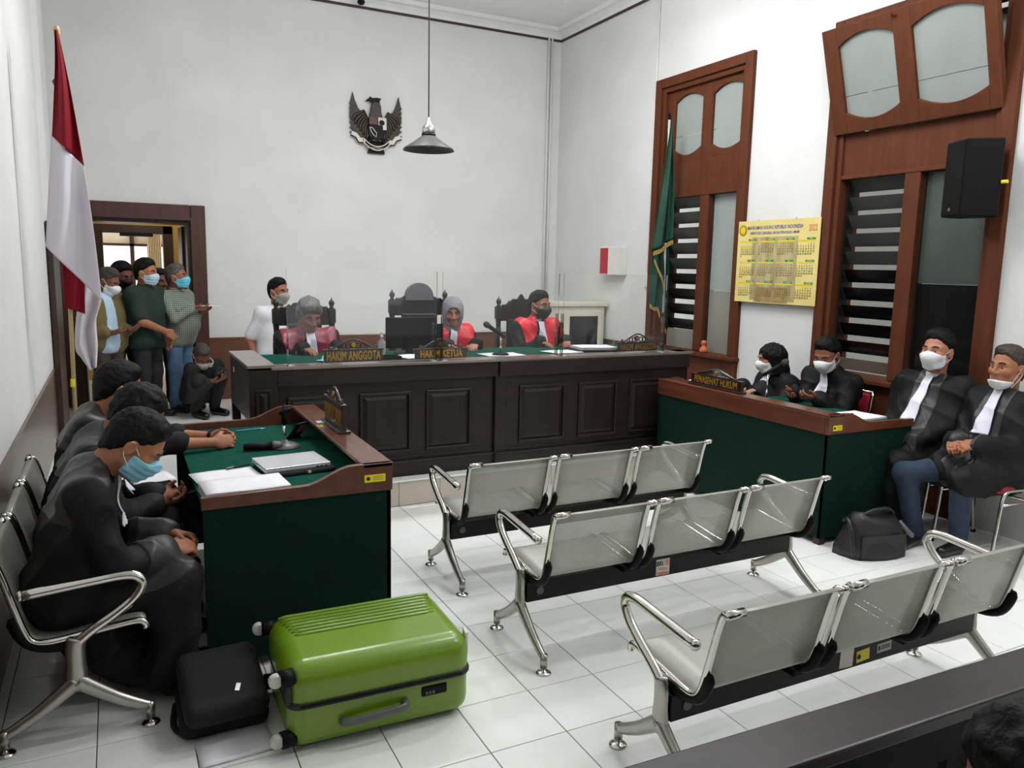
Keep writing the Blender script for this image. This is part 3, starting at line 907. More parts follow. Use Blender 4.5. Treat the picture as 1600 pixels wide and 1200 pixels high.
# apron under the top, plinth mouldings
MB().box((JX0 + 0.19, JF - 0.012, 0.945), (JM + 0.02, JF + 0.06, JZ - 0.02)).build('apron', 'bench_wood', jb, bevel=0.006)
MB().box((JM + 0.02, JF - 0.035, 0.945), (JX1, JF + 0.03, JZ - 0.02)).build('apron', 'bench_wood', jb, bevel=0.006)
for (x0, x1, y) in ((JX0 + 0.19, JM, JF + 0.03), (JM, JX1, JF)):
    MB().box((x0, y - 0.018, DZ), (x1, y + 0.01, 0.31)).build('plinth', 'bench_wood', jb, bevel=0.004)
    MB().box((x0, y - 0.026, 0.305), (x1, y + 0.01, 0.325)).build('plinth_moulding', 'bench_wood', jb, bevel=0.006)
    MB().box((x0, y - 0.010, 0.345), (x1, y + 0.01, 0.355)).build('plinth_bead', 'bench_wood', jb, bevel=0.003)
# top: pale front edge and green felt behind
MB().box((JX0 + 0.15, JF - 0.03, JZ - 0.022), (JX1 + 0.03, JF + 0.15, JZ)).build('top_edge', 'bench_top', jb, bevel=0.004)
MB().box((JX0 + 0.17, JF + 0.15, JZ - 0.022), (JX1 - 0.12, JF + 0.80, JZ - 0.004)).build('felt_top', 'felt', jb)
# returns
MB().box((JX0 - 0.01, JF - 0.02, JZ - 0.006), (JX0 + 0.18, 3.42, JZ + 0.016)).build('return_top', 'bench_top', jb, bevel=0.004)
MB().box((JX0, JF + 0.07, 0.70), (JX0 + 0.05, 3.40, JZ - 0.006)).build('return_side', 'bench_wood', jb)
MB().box((JX0, 3.34, DZ), (JX0 + 0.06, 3.40, 0.72)).build('return_leg', 'bench_wood', jb)
MB().box((JX0 + 0.12, JF + 0.07, DZ), (JX0 + 0.16, 3.40, JZ - 0.006)).build('return_inner', 'bench_wood', jb)
MB().box((JX1 - 0.08, JF + 0.02, DZ), (JX1, 3.30, JZ - 0.02)).build('return_side', 'bench_wood', jb)
MB().box((JX1 - 0.12, JF - 0.0, JZ - 0.022), (JX1 + 0.03, 3.32, JZ)).build('return_top', 'bench_panel', jb, bevel=0.004)
MB().box((JX1 - 0.005, JF + 0.14, 0.955), (JX1 + 0.008, 3.2, 0.965)).build('return_bead', 'bench_wood', jb)
for x in (0.4, 1.7, 2.5):
    MB().box((x, 3.1, DZ), (x + 0.05, 3.15, JZ - 0.022)).build('leg', 'bench_wood', jb)
inv_sticker(jb, (JX0 - 0.0008, 3.2, 0.98), ((0, -1, 0), (0, 0, 1)), 0.05, 0.04)

# ------------------------------------------------------------------ nameplates with carved crest
def nameplate(name, label, loc, rz, w, h, text, tsize, xs, body='plate', letters='gold', base=True, pierced=True):
    n = thing(name, label, 'nameplate', loc, rz, 'carved wooden nameplates')
    MB().box((-w / 2, -0.012, 0.012), (w / 2, 0.012, h)).build('board', body, n, bevel=0.003)
    if base:
        MB().box((-w / 2 - 0.012, -0.035, 0.0), (w / 2 + 0.012, 0.035, 0.014)).build('base', body, n, bevel=0.004)
    MB().box((-w / 2 - 0.006, -0.016, h - 0.004), (w / 2 + 0.006, 0.016, h + 0.008)).build('top_moulding', body, n, bevel=0.003)
    c = MB()
    # crest: arched scrolls either side of a medallion
    H = 0.075
    if pierced:
        for s in (-1, 1):
            c.tube(smooth_path([(s * w * 0.40, 0, h + 0.008), (s * w * 0.30, 0, h + 0.022), (s * w * 0.18, 0, h + 0.05), (s * w * 0.06, 0, h + 0.072), (0, 0, h + 0.076)], 4), 0.0065, 8)
            for k, r in ((0.24, 0.014), (0.165, 0.018), (0.09, 0.02)):
                cx, cz = s * w * k, h + 0.012 + r * 0.9
                c.tube([(cx + r * math.cos(a), 0, cz + r * math.sin(a)) for a in [i * math.pi / 5 for i in range(11)]], 0.0048, 6, caps=False)
            c.tube(smooth_path([(s * w * 0.42, 0, h + 0.006), (s * w * 0.40, 0, h + 0.03), (s * w * 0.37, 0, h + 0.024)], 4), 0.0055, 6)
    else:
        poly = [(-w * 0.42, h + 0.006), (-w * 0.34, h + 0.02), (-w * 0.2, h + 0.045), (-w * 0.1, h + 0.062), (0, h + 0.075), (w * 0.1, h + 0.062), (w * 0.2, h + 0.045), (w * 0.34, h + 0.02), (w * 0.42, h + 0.006)]
        c.prism(poly, lambda u, v, d: (u, d, v), -0.008, 0.008)
        for s in (-1, 1):
            c.tube(smooth_path([(s * w * 0.36, -0.01, h + 0.016), (s * w * 0.2, -0.012, h + 0.036), (s * w * 0.08, -0.012, h + 0.056)], 4), 0.004, 6)
    c.build('crest', body, n, smooth=True)
    MB().lathe([(0.026, 0), (0.026, 0.008), (0.02, 0.012)], (0, 0.008, h + 0.036), 16, 'y').build('medallion_backing', body, n)
    MB().lathe([(0.0155, -0.004), (0.018, 0.002), (0.018, 0.006)], (0, -0.010, h + 0.036), 16, 'y').build('medallion', letters, n)
    l = text_mesh(text, tsize, letters, n, (0, -0.0125, 0.012 + (h - 0.012) / 2), xs=xs, extrude=0.0025, space=1.05, bold=0.0022)
    return n
nameplate('nameplate', 'judge nameplate reading HAKIM ANGGOTA in front of the grey-haired judge', (0.02, JF + 0.03, JZ), 0, 0.43, 0.10, 'HAKIM ANGGOTA', 0.092, 0.50, base=False)
nameplate('nameplate', 'judge nameplate reading HAKIM KETUA in front of the hijab-wearing judge', (0.71, JF + 0.05, JZ), 0, 0.42, 0.085, 'HAKIM KETUA', 0.078, 0.66, base=False)
nameplate('nameplate', 'judge nameplate reading HAKIM ANGGOTA at the corner end by the green flag', (2.56, JF + 0.06, JZ), 0, 0.41, 0.085, 'HAKIM ANGGOTA', 0.078, 0.56, body='plate_dark', letters='gold_dull', base=False)
nameplate('nameplate', 'dark nameplate standing on the ledge of the laptop table', (-0.43, 1.235, 0.89), -math.pi / 2, 0.40, 0.15, 'PENUNTUT UMUM', 0.10, 0.43, body='plate_dark', letters='gold_dull')
nameplate('nameplate', 'dark nameplate reading PENASEHAT HUKUM on the lawyers table ledge', (2.69, 1.62, 0.89), -math.pi / 2, 0.58, 0.085, 'PENASEHAT HUKUM', 0.078, 0.66, body='plate_dark', letters='gold_dull', pierced=False)
tag(MB().box((-0.50, 1.36, 0.8905), (-0.465, 1.42, 0.8925)).build('paper_scrap', 'paper'), 'small white paper scrap on the laptop table ledge', 'paper')

# ------------------------------------------------------------------ acrylic screens
def screen(label, x0, x1, z1, y=JF + 0.0):
    s = thing('acrylic_screen', label, 'screen', ((x0 + x1) / 2, y, JZ), 0, 'clear acrylic screens on the judges bench')
    w = (x1 - x0) / 2
    h = z1 - JZ
    MB().box((-w, -0.002, 0.004), (w, 0.002, h)).build('sheet', 'plexi', s)
    for sx in (-1, 1):
        MB().box((sx * w - 0.003, -0.0028, 0.004), (sx * w + 0.003, 0.0028, h)).build('edge_strip', 'plexi', s)
        MB().box((sx * (w - 0.004) - 0.004, -0.006, 0.0), (sx * (w - 0.004) + 0.004, 0.045, 0.35)).build('side_fin', 'plexi', s)
        MB().box((sx * (w - 0.02) - 0.02, -0.012, 0.0), (sx * (w - 0.02) + 0.02, 0.06, 0.006)).build('foot', 'plexi_edge', s)
    return s
screen('clear acrylic screen in front of the grey-haired judge', -0.455, 0.655, 1.76)
screen('clear acrylic screen in front of the hijab-wearing judge', 0.70, 1.715, 1.76)
screen('clear acrylic screen in front of the judge with the black mask', 1.76, 2.80, 1.76)

# ------------------------------------------------------------------ judges' chairs (carved black wood)
def judge_chair(label, loc, rz, w, hpost, crest):
    c = thing('carved_chair', label, 'chair', loc, rz, 'carved black judges chairs')
    # local: faces -y (towards the room); back at +y
    hw = w / 2
    MB().box((-hw, -0.26, 0.42), (hw, 0.22, 0.47)).build('seat_frame', 'carved', c, bevel=0.008)
    MB().box((-hw + 0.03, -0.24, 0.47), (hw - 0.03, 0.18, 0.52)).build('seat_cushion', 'black_leather', c, bevel=0.02, seg=3)
    for s in (-1, 1):
        x = s * hw
        MB().box((x - 0.025, -0.26, 0), (x + 0.025, -0.21, 0.66)).build('front_leg', 'carved', c, bevel=0.005)
        p = MB().box((x - 0.028, 0.20, 0), (x + 0.028, 0.25, hpost - 0.36))
        p.lathe([(0.026, hpost - 0.36), (0.020, hpost - 0.34), (0.030, hpost - 0.31), (0.022, hpost - 0.28), (0.026, hpost - 0.22), (0.030, hpost - 0.20)], (x, 0.225, 0), 12)
        p.box((x - 0.03, 0.195, hpost - 0.20), (x + 0.03, 0.255, hpost - 0.08))
        po = p.build('back_post', 'carved', c, bevel=0.004)
        MB().lathe([(0.030, hpost - 0.08), (0.014, hpost - 0.065), (0.026, hpost - 0.035), (0.022, hpost - 0.015), (0.008, hpost), (0.002, hpost + 0.02)], (x, 0.225, 0), 12).build('finial', 'carved', po, smooth=True)
        MB().tube(smooth_path([(x, 0.21, 0.70), (x, 0.05, 0.715), (x, -0.15, 0.70), (x, -0.27, 0.68)], 4), 0.025, 8).build('armrest', 'carved', c, smooth=True)
    zb, zt = 0.56, hpost - 0.10
    MB().box((-hw + 0.028, 0.215, zb), (hw - 0.028, 0.245, zb + 0.08)).build('back_rail', 'carved', c)
    MB().box((-hw + 0.09, 0.205, zb + 0.08), (hw - 0.09, 0.245, zt - 0.10)).build('back_pad', 'black_leather', c, bevel=0.015)
    MB().box((-hw + 0.028, 0.212, zt - 0.12), (hw - 0.028, 0.248, zt)).build('back_rail', 'carved', c, bevel=0.006)
    # scrolled crest
    ph = crest
    poly = [(-hw + 0.03, zt - 0.01)]
    for i in range(0, 25):
        u = -1 + 2 * i / 24
        poly.append((u * (hw - 0.05), zt + ph * (1 - abs(u)) ** 0.8 * (0.86 + 0.14 * math.cos(u * 14)) + 0.012))
    poly.append((hw - 0.03, zt - 0.01))
    MB().prism(poly, lambda u, v, d: (u, d, v), 0.212, 0.246).build('crest', 'carved', c)
    for s in (-1, 1):
        MB().tube(smooth_path([(s * (hw - 0.03), 0.228, zt + 0.005), (s * (hw - 0.045), 0.228, zt + 0.03), (s * (hw - 0.08), 0.228, zt + 0.03), (s * (hw * 0.5), 0.228, zt + ph * 0.55)], 4), 0.012, 8).build('scroll', 'carved', c, smooth=True)
    return c
judge_chair('carved black chair behind the grey-haired judge', (-0.06, 3.50, DZ), 0.02, 0.475, 1.29, 0.10)
jc2 = judge_chair('tall carved black chair with rounded grey crest behind the hijab-wearing judge', (1.02, 3.62, DZ), 0.0, 0.52, 1.36, 0.10)
MB().prism([(-0.14, 1.28)] + [(0.135 * math.cos(a), 1.31 + 0.13 * math.sin(a)) for a in [math.pi - i * math.pi / 16 for i in range(17)]] + [(0.14, 1.28)], lambda u, v, d: (u, d, v), 0.195, 0.25).build('grey_crest', 'crest_grey', jc2)
judge_chair('carved black chair behind the judge with the black mask', (2.06, 3.55, DZ), 0.0, 0.49, 1.30, 0.13)

# ------------------------------------------------------------------ things on the judges' bench
mon = thing('monitor', 'black computer monitor seen from behind on the judges bench', 'monitor', (0.62, 2.98, JZ - 0.004), math.radians(-8))
MB().box((-0.19, -0.012, 0.05), (0.19, 0.018, 0.30)).build('housing', 'black_plastic', mon, bevel=0.006)
MB().box((-0.18, 0.018, 0.06), (0.18, 0.02, 0.29)).build('screen', 'screen', mon)
MB().box((-0.03, -0.03, 0.0), (0.03, 0.0, 0.14)).build('stand', 'black_plastic', mon)
MB().box((-0.11, -0.08, 0.0), (0.11, 0.08, 0.012)).build('base', 'black_plastic', mon, bevel=0.004)
lp = thing('laptop', 'black laptop lid standing beside the monitor on the judges bench', 'laptop', (0.83, 3.12, JZ - 0.004), math.radians(8))
MB().box((-0.13, -0.01, 0.0), (0.13, 0.19, 0.018)).build('base', 'black_plastic', lp, bevel=0.003)
MB().box((-0.13, -0.02, 0.012), (0.13, -0.01, 0.24), Matrix.Rotation(0.16, 3, 'X'), (0, -0.01, 0.012)).build('lid', mat('dark_green_lid', (26, 44, 40), 0.3), lp)
bt = thing('sanitizer_bottle', 'clear pump bottle standing beside the monitor', 'bottle', (0.37, 2.92, JZ - 0.004))
MB().lathe([(0.03, 0), (0.034, 0.01), (0.034, 0.11), (0.012, 0.135), (0.012, 0.15)], n=14).build('bottle_body', 'bottle', bt, smooth=True)
MB().lathe([(0.014, 0.15), (0.014, 0.165), (0.005, 0.167), (0.005, 0.185)], n=10).box((-0.006, -0.035, 0.183), (0.006, 0.01, 0.193)).build('pump', 'white_paint', bt)
tray = thing('desk_tray', 'small black tray beside the pump bottle', 'tray', (0.36, 2.66, JZ - 0.004))
MB().box((-0.07, -0.06, 0), (0.07, 0.06, 0.012)).build('tray_base', 'black_plastic', tray)
for a, b in (((-0.07, -0.06, 0.012), (0.07, -0.054, 0.03)), ((-0.07, 0.054, 0.012), (0.07, 0.06, 0.03)), ((-0.07, -0.054, .012), (-0.064, 0.054, 0.03)), ((0.064, -0.054, .012), (0.07, 0.054, 0.03))):
    MB().box(a, b).build('tray_side', 'black_plastic', tray)
def papers(label, loc, rz, w, d, h, m='paper', name='paper_sheet', lift=0.0):
    P = []
    for i in range(7):
        row = []
        for j in range(7):
            u, v = i / 6 - 0.5, j / 6 - 0.5
            row.append((u * w, v * d, h + lift * (max(0, u * 2) ** 3) + 0.0015 * math.sin(7 * u + 5 * v)))
        P.append(row)
    mb = MB().sheet(P)
    o = mb.build(name, m, None, smooth=True, solid=0.001)
    if h > 0.006:
        e = MB().box((-w / 2 + 0.001, -d / 2 + 0.001, 0), (w / 2 - 0.001, d / 2 - 0.001, h - 0.002)).build('page_block', 'paper_side', o)
    o.location, o.rotation_euler = loc, (0, 0, rz)
    return tag(o, label, 'paper')
papers('open white paper spread between the first two nameplates', (0.62, 2.78, JZ), 0.3, 0.36, 0.26, 0.003)
papers('white paper under the stand microphone on the judges bench', (1.32, 2.68, JZ), 0.0, 0.34, 0.25, 0.003)
papers('white paper sheet in front of the judge with the black mask', (1.92, 2.72, JZ), 0.1, 0.30, 0.24, 0.004)
papers('thick paper bundle on a black folder near the corner nameplate', (2.30, 2.80, JZ + 0.012), -0.15, 0.36, 0.26, 0.02, name='paper_stack')
fo = MB().box((2.08, 2.64, JZ - 0.004), (2.52, 2.97, JZ + 0.010), rotz(-0.15)).build('folder', 'black_plastic', bevel=0.003)
tag(fo, 'black folder lying under the thick paper bundle', 'folder')
papers('crumpled pale blue tissue beside the first nameplate', (-0.16, 2.66, JZ + 0.004), 0.5, 0.07, 0.08, 0.004, m='sky_blue', lift=0.03, name='tissue')
def desk_mic(label, loc, rz, h, tip, mic_r, foam, neck=0.008, base_r=0.07):
    m = thing('desk_microphone', label, 'microphone', loc, rz)
    MB().lathe([(base_r, 0), (base_r, 0.008), (base_r * 0.8, 0.018), (0.014, 0.026)], n=20).build('base', 'black_plastic', m, smooth=True)
    MB().tube([(0, 0, 0.02), (0, 0, h)], neck, 8).build('stem', 'chrome', m, smooth=True)
    a = Vector((0, 0, h)); b = a + Vector(tip)
    MB().tube([a - Vector(tip) * 0.35, a, b], [0.013, 0.014, 0.019], 10).build('microphone_body', 'black_plastic', m, smooth=True)
    d = Vector(tip).normalized()
    e = MB().tube([b - d * 0.005, b + d * 0.012, b + d * 0.03, b + d * 0.045, b + d * 0.053], [mic_r * 0.7, mic_r, mic_r, mic_r * 0.75, mic_r * 0.2], 12).build('microphone_head', foam, m, smooth=True)
    return m
desk_mic('hand microphone on a round stand pointing at the hijab-wearing judge', (1.30, 2.66, JZ), 0, 0.17, (-0.11, 0.0, 0.07), 0.026, 'foam')

# ------------------------------------------------------------------ things on the left table
TZ = 0.772
lap = thing('laptop', 'closed silver laptop on a black case on the green table', 'laptop', (-0.745, 0.85, TZ), math.radians(6))
MB().box((-0.155, -0.15, 0.0), (0.175, 0.15, 0.022)).build('case', 'black_cloth', lap, bevel=0.008)
MB().box((-0.17, -0.125, 0.022), (0.155, 0.135, 0.038)).build('laptop_body', 'laptop', lap, bevel=0.004)
MB().box((-0.17, -0.125, 0.039), (0.155, 0.135, 0.045)).build('laptop_lid', 'laptop', lap, bevel=0.003)
for k in range(3):
    MB().box((0.08 + k * 0.022, -0.1262, 0.027), (0.093 + k * 0.022, -0.1245, 0.033)).build('port', 'black_plastic', lap)
MB().box((0.03, -0.152, 0.008), (0.045, -0.149, 0.02)).build('zip_pull', 'white_paint', lap)
papers('thick stack of printed sheets at the near edge of the laptop table', (-1.03, 0.49, TZ + 0.002), 0.05, 0.36, 0.24, 0.045, name='paper_stack')
papers('loose white sheets under a black pen beside the laptop', (-1.07, 0.80, TZ + 0.002), 0.12, 0.30, 0.24, 0.006, name='paper_sheets')
pen = thing('pen', 'black pen lying on the loose white sheets', 'pen', (-0.995, 0.93, TZ + 0.0155), math.radians(28))
MB().tube([(-0.07, 0, 0), (0.065, 0, 0)], 0.0045, 8).build('barrel', 'black_plastic', pen)
MB().tube([(0.065, 0, 0), (0.078, 0, 0)], [0.004, 0.001], 8).build('tip', 'chrome', pen)
MB().box((-0.07, -0.001, 0.004), (-0.03, 0.001, 0.0065)).build('clip', 'chrome', pen)
pen = thing('pen', 'teal pen lying flat at the far end of the laptop table', 'pen', (-0.80, 1.86, TZ + 0.005), 0.15)
MB().tube([(-0.09, 0, 0), (0.06, 0, 0)], 0.005, 8).build('barrel', 'blue_pen', pen)
MB().tube([(0.06, 0, 0), (0.09, 0, 0)], [0.0045, 0.001], 8).build('tip', 'white_paint', pen)
# mic: round base, upright stem, dark clip, and a hand mic lying beside it
m = thing('desk_microphone', 'upright black microphone stand on the laptop table', 'microphone', (-0.69, 1.34, TZ))
MB().lathe([(0.085, 0), (0.085, 0.006), (0.06, 0.02), (0.018, 0.03), (0.014, 0.04)], n=24).build('base', 'grey_plastic', m, smooth=True)
MB().tube([(0, 0, 0.03), (-0.004, 0.0, 0.13)], 0.0075, 8).build('stem', 'chrome', m, smooth=True)
MB().tube([(-0.004, 0, 0.13), (-0.006, 0, 0.20), (0.0, 0.01, 0.245)], [0.014, 0.012, 0.006], 8).build('stem_sleeve', 'black_plastic', m, smooth=True)
MB().tube([(-0.03, 0, 0.195), (0.02, 0.0, 0.21), (0.05, 0, 0.222)], [0.012, 0.012, 0.006], 8).build('clip', 'black_plastic', m, smooth=True)
hm = thing('hand_microphone', 'black hand microphone lying on the green felt near the stand', 'microphone', (-0.80, 1.30, TZ + 0.024), math.radians(-4))
MB().tube([(-0.12, 0, 0), (0.03, 0, 0)], [0.02, 0.023], 12).build('handle', 'black_plastic', hm, smooth=True)
MB().tube([(0.03, 0, 0), (0.045, 0, 0), (0.075, 0, 0), (0.088, 0, 0)], [0.022, 0.0238, 0.022, 0.01], 12).build('grille', 'grey_plastic', hm, smooth=True)
bx = thing('clipboard', 'dark tilted clipboard leaning on the ledge behind the microphone', 'clipboard', (-0.60, 1.56, TZ), math.radians(-50))
MB().box((-0.008, -0.06, 0.0), (0.0, 0.06, 0.13), Matrix.Rotation(math.radians(40), 3, 'Y'), (0, 0, 0)).build('board', 'black_plastic', bx)
MB().box((0.0005, -0.02, 0.05), (0.003, 0.05, 0.11), Matrix.Rotation(math.radians(40), 3, 'Y'), (0, 0, 0)).build('note', 'pink', bx)

# ------------------------------------------------------------------ things on the right table
desk_mic('grey foam microphone on a stem over the lawyers table', (3.13, 1.52, TZ), 0, 0.24, (0.075, -0.075, 0.075), 0.026, 'foam')
papers('white sheet beneath the hands of the man with a silver watch', (3.10, 1.50, TZ + 0.002), 0.2, 0.22, 0.30, 0.004)
papers('curled white sheets at the near corner of the lawyers table', (3.06, 0.62, TZ + 0.045), 0.05, 0.36, 0.26, 0.012, lift=0.0, name='paper_sheets')
pen = thing('pen', 'black pen on the curled sheets of the lawyers table', 'pen', (3.0, 0.65, TZ + 0.064), math.radians(-10))
MB().tube([(-0.07, 0, 0), (0.07, 0, 0)], 0.005, 8).build('barrel', 'black_plastic', pen)
MB().tube([(0.07, 0, 0), (0.082, 0, 0)], [0.004, 0.001], 8).build('tip', 'chrome', pen)
bk = MB().box((2.92, 1.98, TZ), (3.16, 2.2, TZ + 0.13), rotz(0.1)).build('file_box', 'cream', bevel=0.006)
tag(bk, 'cream file box beside the woman on the lawyers table', 'box')
tag(MB().box((2.78, 1.93, 0.8905), (2.83, 2.06, 0.8935), rotz(0.2)).build('paper_scrap', 'paper'), 'small white paper slip on the lawyers table ledge', 'paper')

# ------------------------------------------------------------------ suitcase
sc = thing('suitcase', 'lime green hard-shell suitcase lying on its side on the floor', 'suitcase', (-0.65, -0.135, 0), math.radians(-1.5))
SX, SY, SZ = 0.365, 0.255, 0.345
def rbox(x0, x1, y0, y1, z0, z1, r, n=5, rb=None, rt=None):
    """rounded box as stacked rounded-rect rings"""
    mb = MB()
    rings = []
    zs = []
    rb = r if rb is None else rb
    rt = r if rt is None else rt
    for k in range(n + 1):
        a = math.pi / 2 * k / n
        zs.append((z0 + rb - rb * math.cos(a), rb - rb * math.sin(a)))
    top = []
    for k in range(n + 1):
        a = math.pi / 2 * k / n
        top.append((z1 - rt + rt * math.sin(a), rt - rt * math.cos(a)))
    for z, ins in zs + top:
        ring = []
        for (cx, cy, a0) in ((x1, y1, 0), (x0, y1, 90), (x0, y0, 180), (x1, y0, 270)):
            sx = -1 if cx == x1 else 1
            sy = -1 if cy == y1 else 1
            for k in range(n + 1):
                a = math.radians(a0 + 90 * k / n)
                rr = max(r - ins, 0.002)
                ring.append((cx + sx * r + rr * math.cos(a), cy + sy * r + rr * math.sin(a), z))
        rings.append(ring)
    m = len(rings[0])
    vs = [v for q in rings for v in q]
    fs = []
    for i in range(len(rings) - 1):
        for j in range(m):
            j2 = (j + 1) % m
            fs.append((i * m + j, i * m + j2, (i + 1) * m + j2, (i + 1) * m + j))
    fs.append(tuple(reversed(range(m))))
    fs.append(tuple((len(rings) - 1) * m + j for j in range(m)))
    return mb.add(vs, fs)
rbox(-SX, SX, -SY, SY, 0.200, SZ, 0.075, rb=0.004).build('upper_shell', 'lime', sc, smooth=False, bevel=0.0)
for o_ in (sc.children[-1],):
    o_.data.polygons.foreach_set('use_smooth', [len(p.vertices) == 4 for p in o_.data.polygons])
rbox(-SX + 0.004, SX - 0.006, -SY + 0.006, SY - 0.006, 0.012, 0.185, 0.06, rt=0.004).build('lower_shell', 'lime', sc)
sc.children[-1].data.polygons.foreach_set('use_smooth', [len(p.vertices) == 4 for p in sc.children[-1].data.polygons])
rbox(-SX - 0.001, SX + 0.002, -SY - 0.003, SY + 0.003, 0.176, 0.206, 0.06, rb=0.012, rt=0.012).build('zip_band', 'zip', sc, smooth=True)
zb = MB()
zb.tube([(-SX + 0.05, -SY - 0.006, 0.196), (SX - 0.05, -SY - 0.006, 0.196)], 0.006, 8)
zb.build('zip_teeth', 'black_plastic', sc)
for k in range(7):
    y = SY - 0.062 - k * 0.030
    L = 0.325 - 0.006 * k
    MB().tube([(-L, y, SZ - 0.006), (-L + 0.03, y, SZ + 0.0), (L - 0.03, y, SZ + 0.0), (L, y, SZ - 0.006)], 0.0105, 8, flat=(Vector((0, 0, 1)), 0.8)).build('rib', 'lime', sc, smooth=True)
hd = smooth_path([(-0.16, -SY + 0.008, 0.10), (-0.14, -SY - 0.022, 0.105), (0.06, -SY - 0.024, 0.115), (0.08, -SY + 0.008, 0.12)], 5)
MB().tube(hd, 0.016, 10, flat=(Vector((0, 1, 0)), 0.6)).build('side_handle', 'grey_plastic', sc, smooth=True)
MB().box((0.15, -SY - 0.002, 0.125), (0.255, -SY + 0.03, 0.165)).build('combination_lock', 'black_plastic', sc, bevel=0.006)
for k in range(3):
    MB().box((0.165 + k * 0.014, -SY - 0.005, 0.135), (0.173 + k * 0.014, -SY, 0.147)).build('lock_dial', 'grey_plastic', sc.children[-1] if k == 0 else sc)
MB().prism([(0.16, 0.26), (0.20, 0.24), (0.20, 0.33), (0.17, 0.345)], lambda u, v, d: (SX - 0.012 + d, -u, v), 0, 0.012).build('baggage_label', 'sticker_white', sc)
for sy in (-1, 1):
    for zc in (0.06, 0.30):
        w = MB().tube([(-SX + 0.03, sy * (SY - 0.04), zc), (-SX - 0.02, sy * (SY - 0.03), zc)], 0.032, 10).build('wheel_housing', 'black_plastic', sc, smooth=True)
        MB().lathe([(0.022, -0.014), (0.026, -0.01), (0.026, 0.01), (0.022, 0.014)], (-SX - 0.034, sy * (SY - 0.03), zc), 16, 'y').build('wheel', 'wheel', sc)
MB().box((-SX - 0.004, -SY + 0.01, 0.20), (-SX + 0.02, -SY + 0.09, 0.28)).build('corner_guard', 'zip', sc, bevel=0.01)

# ------------------------------------------------------------------ bags on the floor
bg = thing('laptop_bag', 'soft black laptop bag leaning flat on the floor by the suitcase', 'bag', (-1.20, 0.02, 0), 0.0)
rbox(-0.16, 0.15, -0.17, 0.20, 0.10, 0.20, 0.045).build('bag_body', 'black_cloth', bg, smooth=True)
bo = bg.children[-1]; bo.rotation_euler = (math.radians(14), 0, 0.04)
rbox(-0.17, 0.16, -0.15, 0.20, 0.0, 0.09, 0.04).build('bag_back', 'black_cloth', bg, smooth=True)
MB().box((0.035, -0.1, 0.196), (0.052, -0.06, 0.203), rotz(-0.3)).build('zip_pull', 'chrome', bg).rotation_euler = (math.radians(14), 0, 0)
MB().tube(smooth_path([(-0.15, -0.13, 0.03), (-0.185, -0.02, 0.01), (-0.17, 0.12, 0.02)], 4), 0.012, 8).build('strap', 'black_cloth', bg, smooth=True)
papers('pale sheet of paper sticking out from under the laptop bag', (-1.185, -0.20, 0.002), 0.06, 0.27, 0.21, 0.002)

bg = thing('shoulder_bag', 'black leather shoulder bag slumped on the floor beside the lawyers table', 'bag', (2.83, 0.22, 0), math.radians(-12))
P = []
for i in range(25):
    a = 2 * math.pi * i / 24
    row = []
    for j in range(9):
        v = j / 8
        r = (1.0 - 0.42 * v ** 2) * (1 + 0.05 * math.sin(3 * a + 5 * v) + 0.03 * math.sin(7 * a))
        z = 0.015 + 0.25 * v + 0.03 * v * math.sin(2 * a + 1)
        row.append((0.235 * r * math.copysign(abs(math.cos(a)) ** 0.7, math.cos(a)), 0.14 * r * math.copysign(abs(math.sin(a)) ** 0.7, math.sin(a)), z if j else 0.0))
    P.append(row)
mb = MB().sheet(P)
mb.f.append(tuple(i * 9 + 8 for i in range(24)))
mb.f.append(tuple(i * 9 for i in reversed(range(24))))
mb.build('bag_body', 'black_leather', bg, smooth=True)
MB().tube(smooth_path([(-0.19, 0.04, 0.22), (-0.235, -0.06, 0.26), (-0.25, -0.13, 0.16), (-0.24, -0.14, 0.05)], 5), 0.014, 8).build('strap', 'black_leather', bg, smooth=True)
MB().tube(smooth_path([(-0.14, -0.04, 0.26), (-0.05, -0.06, 0.31), (0.07, -0.05, 0.31), (0.14, -0.02, 0.26)], 5), 0.012, 8).build('handle', 'black_leather', bg, smooth=True)
MB().tube(smooth_path([(0.16, -0.05, 0.22), (0.19, -0.09, 0.17), (0.24, -0.09, 0.13)], 5), 0.018, 8).build('buckle_strap', 'grey_plastic', bg, smooth=True)
MB().box((-0.17, -0.128, 0.02), (0.16, -0.118, 0.16)).build('front_pocket', 'black_leather', bg, bevel=0.02)

